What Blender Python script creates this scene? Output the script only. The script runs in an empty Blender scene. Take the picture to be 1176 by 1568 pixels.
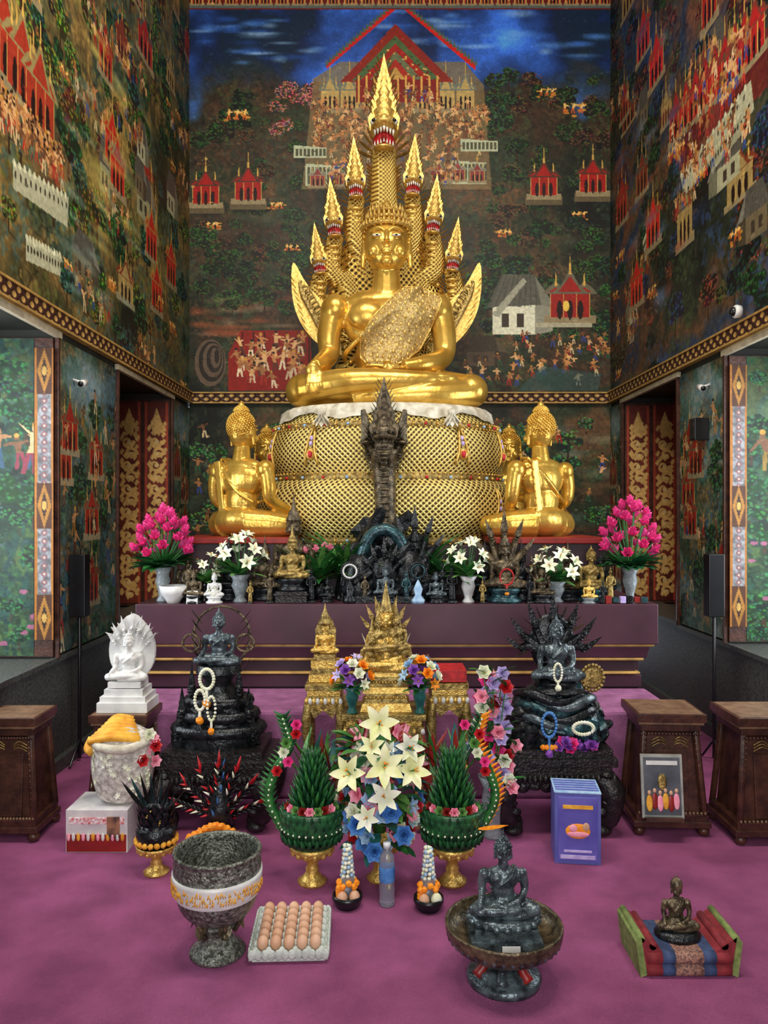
import bpy, math, random
import numpy as np
from mathutils import Vector, Matrix, Euler
from mathutils.bvhtree import BVHTree
from math import sin, cos, pi, radians, atan2, sqrt
R = random.Random(7)
S = bpy.context.scene
rng = np.random.default_rng(5)

# ---------------------------------------------------------------- materials
def lin1(v):
    v = v/255.0
    return v/12.92 if v <= .04045 else ((v+.055)/1.055)**2.4
def lin(c): return tuple(lin1(v) for v in c)+(1,)
def newmat(name):
    m = bpy.data.materials.new(name); m.use_nodes = True
    nt = m.node_tree; return m, nt, nt.nodes['Principled BSDF']
def mth(nt, op, a, b=None):
    n = nt.nodes.new('ShaderNodeMath'); n.operation = op
    for i, v in enumerate((a, b)):
        if v is None: continue
        if isinstance(v, (int, float)): n.inputs[i].default_value = v
        else: nt.links.new(v, n.inputs[i])
    return n.outputs[0]
def mat(name, c, rough=.5, metal=0, c2=None, vs=12, bump=0, bs=60, trans=0, emit=0, alpha=1):
    m, nt, p = newmat(name)
    p.inputs['Roughness'].default_value = rough; p.inputs['Metallic'].default_value = metal
    tc = nt.nodes.new('ShaderNodeTexCoord')
    n = nt.nodes.new('ShaderNodeTexNoise'); n.inputs['Scale'].default_value = vs; n.inputs['Detail'].default_value = 4
    nt.links.new(tc.outputs['Object'], n.inputs['Vector'])
    r = nt.nodes.new('ShaderNodeValToRGB')
    if c2 is None: c2 = tuple(v*.8 for v in c)
    r.color_ramp.elements[0].position = .35; r.color_ramp.elements[1].position = .65
    r.color_ramp.elements[0].color = lin(c2); r.color_ramp.elements[1].color = lin(c)
    nt.links.new(n.outputs['Fac'], r.inputs[0]); nt.links.new(r.outputs[0], p.inputs['Base Color'])
    if bump:
        n2 = nt.nodes.new('ShaderNodeTexNoise'); n2.inputs['Scale'].default_value = bs; n2.inputs['Detail'].default_value = 3
        nt.links.new(tc.outputs['Object'], n2.inputs['Vector'])
        b = nt.nodes.new('ShaderNodeBump'); b.inputs['Strength'].default_value = bump; b.inputs['Distance'].default_value = .01
        nt.links.new(n2.outputs['Fac'], b.inputs['Height']); nt.links.new(b.outputs[0], p.inputs['Normal'])
    if trans: p.inputs['Transmission Weight'].default_value = trans
    return m
def lattice(name, c1, c2, N, K, polar=True, th=.45, metal=.8, rough=.35):
    m, nt, p = newmat(name)
    tc = nt.nodes.new('ShaderNodeTexCoord'); s = nt.nodes.new('ShaderNodeSeparateXYZ')
    nt.links.new(tc.outputs['Object'], s.inputs[0])
    if polar: u = mth(nt, 'MULTIPLY', mth(nt, 'ARCTAN2', s.outputs[0], s.outputs[1]), N)
    else: u = mth(nt, 'MULTIPLY', mth(nt, 'ADD', s.outputs[0], s.outputs[1]), N)
    v = mth(nt, 'MULTIPLY', s.outputs[2], K)
    a = mth(nt, 'ABSOLUTE', mth(nt, 'SINE', mth(nt, 'ADD', u, v)))
    b = mth(nt, 'ABSOLUTE', mth(nt, 'SINE', mth(nt, 'SUBTRACT', u, v)))
    q = mth(nt, 'MULTIPLY', a, b)
    r = nt.nodes.new('ShaderNodeValToRGB')
    r.color_ramp.elements[0].position = th-.1; r.color_ramp.elements[1].position = th+.1
    r.color_ramp.elements[0].color = lin(c1); r.color_ramp.elements[1].color = lin(c2)
    nt.links.new(q, r.inputs[0]); nt.links.new(r.outputs[0], p.inputs['Base Color'])
    bm = nt.nodes.new('ShaderNodeBump'); bm.invert = True; bm.inputs['Strength'].default_value = .7; bm.inputs['Distance'].default_value = .014
    nt.links.new(q, bm.inputs['Height']); nt.links.new(bm.outputs[0], p.inputs['Normal'])
    p.inputs['Metallic'].default_value = metal; p.inputs['Roughness'].default_value = rough
    return m
GOLD = mat('gold_leaf', (228, 188, 90), .3, .68, (202, 156, 62), 5, .2, 30)
GOLDD = mat('antique_gold', (190, 164, 96), .42, .55, (110, 88, 44), 40, .5, 90)
GOLDB = mat('bright_gold', (242, 208, 118), .33, .58, (194, 150, 66), 60, .4, 120)
THRONE = lattice('naga_scale_gold', (242, 218, 130), (78, 52, 24), 56, 82, True, .56, .4)
HOOD = lattice('naga_hood_scales', (236, 200, 98), (60, 36, 16), 66, 58, False, .54, .45)
NECK = lattice('naga_neck_scales', (240, 208, 112), (120, 80, 28), 80, 90, False, .68, .45)
FRZ = lattice('frieze_pattern', (60, 30, 26), (195, 155, 84), 30, 42, False, .55, .2, .5)
BLACK = mat('black_bronze', (48, 52, 56), .26, .4, (18, 20, 22), 30, .4, 80)
BRONZE = mat('dark_bronze', (118, 104, 80), .33, .5, (52, 45, 34), 30, .5, 80)
TEAL = mat('patina_bronze', (58, 96, 102), .26, .4, (24, 40, 48), 25, .4, 70)
PEWTER = mat('dark_pewter', (104, 118, 124), .28, .45, (48, 56, 62), 30, .4, 70)
SILVER = mat('hammered_silver', (150, 154, 144), .34, .65, (68, 70, 62), 70, .9, 110)
WHITE = mat('white_ceramic', (226, 226, 222), .35, 0, (200, 200, 200))
CLOTH = mat('white_cloth', (222, 218, 202), .8, 0, (176, 168, 146), 16, .5, 40)
LACE = mat('white_lace', (228, 224, 214), .8, 0, (165, 158, 150), 45, .6, 80)
SASH = mat('sequin_sash', (226, 202, 136), .34, .4, (158, 124, 62), 60, 1.0, 120)
WOOD = mat('dark_wood', (78, 46, 34), .35, 0, (48, 26, 20), 15, .2, 60)
WOODL = mat('pale_wood_sheen', (128, 98, 74), .4, 0, (98, 72, 54), 15)  # paler wood; on pedestal tops the reflection is painted into this colour
BLKW = mat('black_lacquer', (42, 38, 38), .33, .1, (20, 17, 18), 30, .6, 70)
ALTAR = mat('purple_altar', (78, 44, 58), .42, 0, (60, 32, 44), 3)
ALTARD = mat('dark_purple_altar', (58, 32, 42), .45, 0, (40, 22, 30), 3)
GTRIM = mat('gold_trim', (196, 156, 84), .5, .2)
REDP = mat('red_paint', (150, 34, 30), .4)
RED = mat('red_flower', (205, 32, 40), .5, 0, (150, 15, 25), 30)
PINK = mat('pink_lotus', (238, 74, 154), .5, 0, (215, 44, 120), 30)
PINKL = mat('pale_pink', (245, 170, 190), .5, 0, (235, 130, 160), 30)
LILY = mat('lily_white', (240, 240, 226), .5, 0, (220, 226, 186), 20)
LILYY = mat('lily_cream', (240, 240, 200), .5, 0, (222, 226, 156), 20)
BLUE = mat('blue_flower', (86, 146, 210), .5, 0, (50, 100, 175), 30)
LBLUE = mat('pale_blue_flower', (178, 206, 230), .5, 0, (130, 172, 212), 30)
PURP = mat('purple_flower', (150, 90, 190), .5, 0, (110, 50, 150), 30)
LAV = mat('lavender_flower', (205, 190, 235), .5, 0, (175, 155, 215), 30)
ORNG = mat('marigold', (250, 165, 30), .6, 0, (235, 125, 10), 60)
SAFF = mat('saffron_cloth', (238, 180, 60), .7, 0, (215, 145, 35), 20, .5, 40)
GREEN = mat('leaf_green', (54, 124, 56), .45, 0, (26, 80, 36), 20)
GREEND = mat('banana_leaf', (36, 98, 54), .38, 0, (16, 58, 36), 30)
GREENL = mat('light_leaf', (108, 158, 80), .5, 0, (66, 122, 54), 20)
TEALL = mat('teal_leaf', (48, 120, 112), .4, 0, (24, 80, 82), 20)
EGG = mat('eggshell', (218, 176, 146), .5, 0, (200, 152, 120), 8)
PULP = mat('egg_tray_pulp', (205, 212, 205), .8, 0, (180, 188, 182), 30, .4, 120)
GLASS = mat('clear_plastic', (225, 235, 245), .12, 0, (215, 225, 240), 5, 0, 60, .85)
GLASSV = mat('frosted_glass', (190, 200, 205), .25, 0, (160, 172, 178), 30, .5, 60, .5)
DKGLASS = mat('black_plastic', (22, 22, 26), .3)
STONE = mat('dado_stone', (76, 78, 74), .5, 0, (48, 50, 48), 60, .2, 90)
CARPET = mat('purple_carpet', (176, 90, 142), .95, 0, (144, 70, 116), 4, 1.0, 260)
PLASTER = mat('cream_plaster', (190, 178, 150), .7)
DARKP = mat('dark_paint', (40, 42, 34), .7, 0, (22, 22, 18), 3)
EYEW = mat('eye_white', (240, 240, 232), .3); EYEB = mat('eye_black', (12, 12, 12), .3)
MURALM, _nt, _p = newmat('mural_paint')
_a = _nt.nodes.new('ShaderNodeAttribute'); _a.attribute_name = 'Col'
_nt.links.new(_a.outputs['Color'], _p.inputs['Base Color']); _p.inputs['Roughness'].default_value = .5; _p.inputs['Specular IOR Level'].default_value = .3

# ---------------------------------------------------------------- mesh builder
def T(x=0, y=0, z=0, rz=0, s=1, rx=0, ry=0, sx=1, sy=1, sz=1):
    return Matrix.Translation((x, y, z)) @ Euler((rx, ry, rz)).to_matrix().to_4x4() @ Matrix.Diagonal((s*sx, s*sy, s*sz, 1))
def cr(pts, n=6):
    P = [np.array(p, float) for p in pts]; P = [P[0]*2-P[1]]+P+[P[-1]*2-P[-2]]; out = []
    for i in range(1, len(P)-2):
        for j in range(n):
            t = j/n; a, b, c, d = P[i-1:i+3]
            out.append(.5*((2*b)+(c-a)*t+(2*a-5*b+4*c-d)*t*t+(3*b-a-3*c+d)*t**3))
    out.append(P[-2]); return [tuple(o) for o in out]
class B:
    def __init__(s, name):
        s.n = name; s.V = []; s.F = []; s.I = []; s.Sm = []; s.mats = []; s.nv = 0; s.M = Matrix.Identity(4)
    def add(s, vs, fs, m, sm=True, L=None):
        A = np.array([tuple(v) for v in vs] if not isinstance(vs, np.ndarray) else vs, float)
        X = np.array(s.M @ L if L is not None else s.M)
        A = A @ X[:3, :3].T + X[:3, 3]; s.V.append(A); o = s.nv
        s.F += [tuple(i+o for i in f) for f in fs]
        if m not in s.mats: s.mats.append(m)
        k = s.mats.index(m); s.I += [k]*len(fs); s.Sm += [sm]*len(fs); s.nv += len(A)
    def box(s, c, sz, m, rot=(0, 0, 0), top=(1, 1)):
        x, y, z = sz[0]/2, sz[1]/2, sz[2]/2; a, b = top
        v = [(-x, -y, -z), (x, -y, -z), (x, y, -z), (-x, y, -z), (-x*a, -y*b, z), (x*a, -y*b, z), (x*a, y*b, z), (-x*a, y*b, z)]
        s.add(v, [(3, 2, 1, 0), (4, 5, 6, 7), (0, 1, 5, 4), (1, 2, 6, 5), (2, 3, 7, 6), (3, 0, 4, 7)], m, False, T(*c, rx=rot[0], ry=rot[1], rz=rot[2]))
    def lathe(s, c, prof, m, seg=24, sx=1, sy=1, rot=(0, 0, 0), sm=True, cap=True):
        v = []; f = []; n = len(prof)
        for r, z in prof:
            r = max(r, 1e-4)
            for j in range(seg):
                a = 2*pi*j/seg; v.append((r*cos(a)*sx, r*sin(a)*sy, z))
        for i in range(n-1):
            for j in range(seg):
                k = (j+1) % seg; f.append((i*seg+j, i*seg+k, (i+1)*seg+k, (i+1)*seg+j))
        if cap: f.append(tuple(range(seg))[::-1]); f.append(tuple((n-1)*seg+j for j in range(seg)))
        s.add(v, f, m, sm, T(*c, rx=rot[0], ry=rot[1], rz=rot[2]))
    def ell(s, c, r, m, rot=(0, 0, 0), seg=10, rings=7, noise=0, sm=True):
        if isinstance(r, (int, float)): r = (r, r, r)
        v = [(0, 0, -r[2])]; f = []
        for i in range(1, rings):
            t = pi*i/rings
            for j in range(seg):
                a = 2*pi*j/seg; q = 1+(R.uniform(-noise, noise) if noise else 0)
                v.append((r[0]*sin(t)*cos(a)*q, r[1]*sin(t)*sin(a)*q, -r[2]*cos(t)*q))
        v.append((0, 0, r[2])); e = len(v)-1
        for j in range(seg):
            k = (j+1) % seg; f.append((0, 1+k, 1+j)); b = 1+(rings-2)*seg; f.append((e, b+j, b+k))
            for i in range(rings-2):
                f.append((1+i*seg+j, 1+i*seg+k, 1+(i+1)*seg+k, 1+(i+1)*seg+j))
        s.add(v, f, m, sm, T(*c, rx=rot[0], ry=rot[1], rz=rot[2]))
    def tube(s, pts, rs, m, seg=8, flat=1):
        P = [Vector(p) for p in pts]; n = len(P)
        if isinstance(rs, (int, float)): rs = [rs]*n
        elif len(rs) != n: rs = list(np.interp(np.linspace(0, 1, n), np.linspace(0, 1, len(rs)), rs))
        v = []; f = []; prev = None
        for i in range(n):
            d = (P[min(i+1, n-1)]-P[max(i-1, 0)]).normalized()
            if prev is None:
                u = d.cross(Vector((0, 1, 0)))
                if u.length < .1: u = d.cross(Vector((1, 0, 0)))
            else: u = prev-d*prev.dot(d)
            u.normalize(); w = d.cross(u); prev = u
            for j in range(seg):
                a = 2*pi*j/seg; v.append(P[i]+u*cos(a)*rs[i]+w*sin(a)*rs[i]*flat)
        for i in range(n-1):
            for j in range(seg):
                k = (j+1) % seg; f.append((i*seg+j, i*seg+k, (i+1)*seg+k, (i+1)*seg+j))
        f.append(tuple(range(seg))[::-1]); f.append(tuple((n-1)*seg+j for j in range(seg)))
        s.add(v, f, m)
    def plate(s, out, th, m, L=None):
        n = len(out); v = [(x, -th/2, z) for x, z in out]+[(x, th/2, z) for x, z in out]
        f = [tuple(range(n)), tuple(range(2*n-1, n-1, -1))]+[(i, (i+1) % n, n+(i+1) % n, n+i) for i in range(n)]
        s.add(v, f, m, False, L)
    def blade(s, p, d, l, w, m, bend=0, up=(0, 0, 1), n=4, cup=.25):
        d = Vector(d).normalized(); up = Vector(up); side = d.cross(up)
        if side.length < .05: side = d.cross(Vector((1, .2, 0)))
        side.normalize(); nr = side.cross(d).normalized(); pos = Vector(p); v = []; f = []
        for i in range(n+1):
            t = i/n; a = bend*t; ww = w*.5*sin(pi*(.12+.86*t)); nn = nr*cos(a)-d*sin(a)
            v += [pos-side*ww+nn*cup*ww, pos.copy(), pos+side*ww+nn*cup*ww]; pos = pos+(d*cos(a)+nr*sin(a))*l/n
        for i in range(n):
            for j in (0, 1): q = i*3+j; f.append((q, q+1, q+4, q+3))
        s.add(v, f, m)
    def cone(s, p, q, r, m, seg=5): s.tube([p, q], [r, r*.05], m, seg)
    # ---- flowers
    def ring(s, c, ax, r, m, n, op, wd, bend, ph=0, seg=4):
        ax = Vector(ax).normalized(); u = ax.cross(Vector((0, 0, 1)))
        if u.length < .1: u = ax.cross(Vector((1, 0, 0)))
        u.normalize(); w = ax.cross(u)
        for i in range(n):
            a = 2*pi*i/n+ph; o = u*cos(a)+w*sin(a); d = ax*cos(op)+o*sin(op)
            s.blade(c, d, r, wd*r, m, bend, ax, seg)
    def rose(s, c, ax, r, m, m2=None):
        for k, (n, op, l, b) in enumerate(((3, .15, .55, .3), (4, .5, .7, .5), (5, .9, .85, .5), (6, 1.25, 1, .3))):
            s.ring(c, ax, r*l, m if k > 1 or not m2 else m2, n, op, .95, b, k*.7, 3)
    def lily(s, c, ax, r, m):
        s.ring(c, ax, r*1.1, m, 6, .75, .46, -.9, R.random()*2, 5)
        a = Vector(ax).normalized(); c = Vector(c)
        for i in range(4):
            e = c+a*r*.7+Vector([R.uniform(-.15, .15)*r for _ in range(3)]); s.tube([c, e], r*.02, GREENL, 4); s.ell(e, r*.05, ORNG, seg=5, rings=4)
    def lotus(s, c, ax, r, m):
        a = Vector(ax).normalized(); s.ring(c, a, r*1.3, m, 4, .15, .6, .15, 0); s.ring(c, a, r*1.2, m, 5, .45, .6, .3, .5); s.ring(c, a, r, m, 6, .9, .55, .3)
    def mari(s, c, r, m=None): s.ell(c, r, m or ORNG, seg=9, rings=6, noise=.15, sm=False)
    def dome(s, c, rx, ry, rz, n, fn, lo=.0, jit=.12):
        for i in range(n):
            t = (i+.5)/n; z = 1-t*(1-lo); a = i*2.39996; q = sqrt(max(0, 1-z*z)); d = Vector((q*cos(a), q*sin(a), z))
            k = 1+R.uniform(-jit, jit); fn(Vector(c)+Vector((d.x*rx*k, d.y*ry*k, d.z*rz*k)), d, i)
    def garland(s, c, rx, rz, m, r=.008, n=26, tail=.05, tm=None):
        for i in range(n):
            a = 2*pi*i/n; s.ell((c[0]+rx*cos(a), c[1], c[2]+rz*sin(a)), r, m, seg=6, rings=4)
        if tail:
            s.tube([(c[0], c[1], c[2]-rz), (c[0], c[1]-.005, c[2]-rz-tail)], r*.8, m, 6); s.mari((c[0], c[1]-.006, c[2]-rz-tail), r*2.2, tm or ORNG)
    def nhead(s, L, m, red=True, tall=1.0, lo=False):
        o = s.M; s.M = o @ L; sg = 8 if lo else 14
        s.ell((0, .03, .12), (.14, .14, .12), m, seg=sg); s.ell((0, -.11, .1), (.11, .16, .045), m, rot=(-.12, 0, 0), seg=sg)
        s.ell((0, -.08, -.11), (.1, .15, .032), m, rot=(.3, 0, 0), seg=sg); s.ell((0, .09, -.1), (.13, .1, .16), m, seg=sg)
        s.ell((0, -.02, -.005), (.105, .12, .1), RED if red else m, seg=10)
        if not lo:
            for i in range(7): x = (i-3)*.028; s.cone((x, -.2+abs(x)*.9, .065), (x, -.2+abs(x)*.9, .0), .015, EYEW if red else m); s.cone((x, -.17+abs(x)*.9, -.09), (x, -.18+abs(x)*.9, -.04), .012, EYEW if red else m)
            s.ell((0, -.235, .14), (.035, .03, .04), m); s.ell((0, -.15, -.04), (.03, .08, .012), RED if red else m)
            for j in range(9):
                z = .3+j*.07; w_ = .15*(1-j*.095)
                for k in (-1, 1): s.blade((k*w_*.7, -.02, z), (k*.55, 0, 1), .13, .07, m, .3)
            for j in range(7): s.blade((0, -.09+.008*j, .2+j*.09), (0, -.45, 1), .12, .1*(1-j*.1), m, .4)
        for k in (-1, 1):
            s.ell((.09*k, -.1, .17), (.04, .035, .035), EYEW if red else m, seg=8); s.ell((.094*k, -.132, .172), .02, EYEB, seg=6)
            for j in range(3 if lo else 6):
                s.blade((.11*k, .03, -.16+j*.07), (k*(1-.12*j), 0, .35+j*.25), .2-.01*j, .09, m, .5)
        s.plate([(-.13, .12), (-.15, .26), (-.11, .36), (-.12, .45), (-.075, .56), (-.07, .66), (-.035, .8), (0, tall), (.035, .8), (.07, .66), (.075, .56), (.12, .45), (.11, .36), (.15, .26), (.13, .12)], .05, m)
        if not lo: s.lathe((0, -.01, 0), [(.13, .16), (.12, .24), (.085, .27), (.105, .34), (.07, .38), (.085, .45), (.05, .5), (.065, .56), (.035, .61), (.04, .68), (.02, .72), (.022, .8), (0, .98*tall)], m, 10, 1, .9)
        s.M = o
    def hood(s, c, w, h, n, m, hs=.12, lo=True, red=False, spread=1.2):
        for i in range(n):
            a = (i/(n-1)-.5)*2*spread; e = (c[0]+sin(a)*w, c[1]-.01, c[2]+cos(a)*h)
            s.tube(cr([(c[0]+sin(a)*w*.15, c[1], c[2]-h*.4), (c[0]+sin(a)*w*.7, c[1]+.01, c[2]+cos(a)*h*.35), (e[0], e[1]+hs*.1, e[2])], 4), [hs*.22, hs*.2, hs*.14], m, 6)
            s.nhead(T(*e, ry=a*.55, s=hs*(1.2-.35*abs(a)/spread)), m, red, 1.0, lo)
    def rock(s, c, rx, ry, rz, m, n=22, sz=.3):
        s.lathe(c, [(rx, 0), (rx*.95, rz*.3), (rx*.75, rz*.7), (rx*.45, rz), (0, rz)], m, 14, 1, ry/rx)
        for i in range(n):
            t = R.random(); a = R.uniform(0, 2*pi); q = (1-.5*t)
            s.ell((c[0]+cos(a)*rx*q, c[1]+sin(a)*ry*q, c[2]+rz*(.1+t*.85)), (rx*sz*R.uniform(.6, 1.1), ry*sz, rz*sz*R.uniform(.5, 1.1)), m, seg=7, rings=5, noise=.25, sm=False, rot=(R.random(), R.random(), R.random()))
    def bud(s, L, m, hair=None, hi=False):
        for V, F, k in (BHI if hi else BLO): s.add(V, F, (hair or m) if k else m, True, L)
    def phan(s, c, r, h, m):
        s.lathe(c, [(.6*r, 0), (.64*r, .07*h), (.42*r, .16*h), (.26*r, .3*h), (.3*r, .38*h), (.22*r, .46*h), (.3*r, .58*h), (.72*r, .72*h), (.95*r, .88*h), (r, h), (.92*r, h), (.7*r, .8*h), (0, .76*h)], m, 20)
        for i in range(14): a = 2*pi*i/14; s.ell((c[0]+cos(a)*r*.86, c[1]+sin(a)*r*.86, c[2]+h*.84), (r*.12, r*.12, h*.1), m, seg=6, rings=4)
    def end(s, loc=(0, 0, 0), rz=0, bev=0):
        me = bpy.data.meshes.new(s.n); me.from_pydata(np.concatenate(s.V).tolist(), [], s.F)
        for m in s.mats: me.materials.append(m)
        me.polygons.foreach_set('material_index', s.I); me.polygons.foreach_set('use_smooth', s.Sm); me.update()
        o = bpy.data.objects.new(s.n, me); S.collection.objects.link(o); o.location = loc; o.rotation_euler = (0, 0, rz)
        if bev:
            b = o.modifiers.new('bevel', 'BEVEL'); b.width = bev; b.segments = 2; b.limit_method = 'ANGLE'; b.angle_limit = 1.0
        return o

# ---------------------------------------------------------------- seated buddha (continuous remeshed surface)
def remesh(b, vox, it):
    o = b.end(); r = o.modifiers.new('r', 'REMESH'); r.mode = 'VOXEL'; r.voxel_size = vox
    q = o.modifiers.new('s', 'SMOOTH'); q.factor = .5; q.iterations = it
    dg = bpy.context.evaluated_depsgraph_get(); e = o.evaluated_get(dg); me = e.to_mesh()
    V = np.zeros(len(me.vertices)*3); me.vertices.foreach_get('co', V); F = [tuple(p.vertices) for p in me.polygons]
    e.to_mesh_clear(); m = o.data; bpy.data.objects.remove(o); bpy.data.meshes.remove(m)
    return V.reshape(-1, 3), F
def buddha_parts(v1, v2, it, hi):
    b = B('tmp'); g = GOLD; E = lambda c, r, rot=(0, 0, 0): b.ell(c, r, g, rot, 20, 14)
    E((0, .06, .2), (.36, .26, .2)); E((0, .04, .44), (.25, .18, .24)); E((0, .03, .7), (.335, .2, .24)); E((0, -.1, .12), (.5, .28, .12))
    E((0, .03, .86), (.34, .14, .12))
    for k in (-1, 1): E((.15*k, -.1, .74), (.15, .09, .12)); E((.4*k, .03, .82), (.115, .12, .12))
    b.tube([(-.15, .1, .17), (-.42, -.05, .16), (-.62, -.2, .14)], [.19, .17, .13], g, 14); b.tube([(.15, .1, .17), (.42, -.05, .16), (.62, -.2, .14)], [.19, .17, .13], g, 14)
    E((-.63, -.22, .14), (.13, .13, .13)); E((.63, -.22, .14), (.13, .13, .13))
    b.tube(cr([(.62, -.24, .12), (.3, -.36, .09), (-.25, -.34, .07)]), [.11, .1, .07], g, 12)
    b.tube(cr([(-.62, -.26, .15), (-.25, -.4, .19), (.25, -.38, .2), (.36, -.33, .21)]), [.11, .095, .065, .05], g, 12)
    E((.4, -.33, .22), (.13, .06, .04), (0, 0, .15)); E((-.35, -.33, .1), (.13, .06, .04))
    b.tube(cr([(-.41, .03, .84), (-.45, .03, .62), (-.45, .0, .46), (-.49, -.2, .36), (-.53, -.33, .31)]), [.1, .095, .08, .07, .048], g, 14)
    b.tube(cr([(.41, .03, .84), (.45, .03, .62), (.44, -.02, .44), (.3, -.22, .35), (.12, -.3, .31)]), [.1, .095, .08, .07, .048], g, 14)
    E((-.54, -.385, .26), (.055, .035, .07), (.3, 0, 0)); E((.03, -.31, .3), (.085, .06, .03))
    for i in range(4):
        x = -.575+i*.027; b.tube([(x, -.41, .22), (x-.002, -.43, .16), (x-.003, -.42, .1-.015*(i in (1, 2)))], [.016, .015, .012], g, 8)
        y = -.34+i*.024; b.tube([(-.03, y, .31), (-.1, y-.004, .315), (-.155-.015*(i in (1, 2)), y, .31)], [.015, .014, .011], g, 8)
    b.tube([(-.49, -.39, .26), (-.465, -.42, .2)], [.018, .013], g, 8); b.tube([(.03, -.35, .32), (-.02, -.375, .345)], [.018, .013], g, 8)
    b.tube([(0, .03, .9), (0, .01, 1.12)], [.125, .1], g, 14)
    b.tube(cr([(.27, .12, .96), (.24, -.06, .96), (.1, -.19, .8), (-.12, -.2, .62), (-.3, -.1, .47), (-.33, .1, .42)]), .02, g, 8)
    b.tube(cr([(.27, .12, .95), (.1, .21, .75), (-.1, .22, .55), (-.3, .14, .42)]), .02, g, 8)
    b.plate([(.2, .94), (.3, .93), (.22, .3), (.12, .3)], .03, g, T(0, .205, 0, rx=0))
    A = remesh(b, v1, it)
    b = B('tmp'); E((0, .01, 1.3), (.172, .19, .215)); E((0, -.045, 1.21), (.135, .13, .12)); E((0, -.155, 1.135), (.045, .035, .03)); b.tube([(0, .01, 1.0), (0, .01, 1.2)], .1, g, 14)
    b.tube([(0, -.175, 1.37), (0, -.205, 1.31), (0, -.212, 1.275)], [.012, .018, .024], g, 8)
    for k in (-1, 1):
        E((.024*k, -.19, 1.268), (.016, .018, .013)); E((.073*k, -.155, 1.335), (.046, .03, .02)); E((.1*k, -.12, 1.22), (.05, .05, .05))
        b.tube(cr([(.015*k, -.178, 1.365), (.07*k, -.172, 1.392), (.135*k, -.12, 1.37)]), .009, g, 6)
        E((.178*k, .02, 1.29), (.02, .045, .07)); b.tube([(.182*k, .015, 1.25), (.185*k, .0, 1.13)], [.024, .02], g, 8)
    E((0, -.18, 1.222), (.05, .02, .011)); E((0, -.178, 1.2), (.038, .02, .013)); E((0, .03, 1.36), (.178, .185, .19)); E((0, .03, 1.53), (.1, .1, .09))
    H = remesh(b, v2, 2 if hi else 1)
    b = B('tmp')
    n = 420 if hi else 90; cs = .015 if hi else .03
    for i in range(n):
        z = 1-2*(i+.5)/n; a = i*2.39996; q = sqrt(1-z*z); p = (q*cos(a)*.182, .03+q*sin(a)*.188, 1.36+z*.195)
        if p[2] > 1.2 and (p[1] > -.02 or p[2] > 1.425): b.ell(p, cs, g, seg=6, rings=4)
    for i in range(n//4):
        z = 1-(i+.5)/(n//4)*.8; a = i*2.39996; q = sqrt(1-z*z); b.ell((q*cos(a)*.1, .03+q*sin(a)*.1, 1.53+z*.09), cs, g, seg=6, rings=4)
    b.lathe((0, .03, 1.6), [(.05, 0), (.045, .03), (.025, .06), (0, .09)] if hi else [(.05, 0), (.06, .02), (.03, .05), (.035, .08), (.012, .14), (0, .2)], g, 10)
    C = (np.concatenate(b.V), b.F)
    return [(A[0], A[1], 0), (H[0], H[1], 0), (C[0], C[1], 1)]
BHI = buddha_parts(.011, .0065, 5, True)
BLO = buddha_parts(.03, .02, 2, False)

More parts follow.
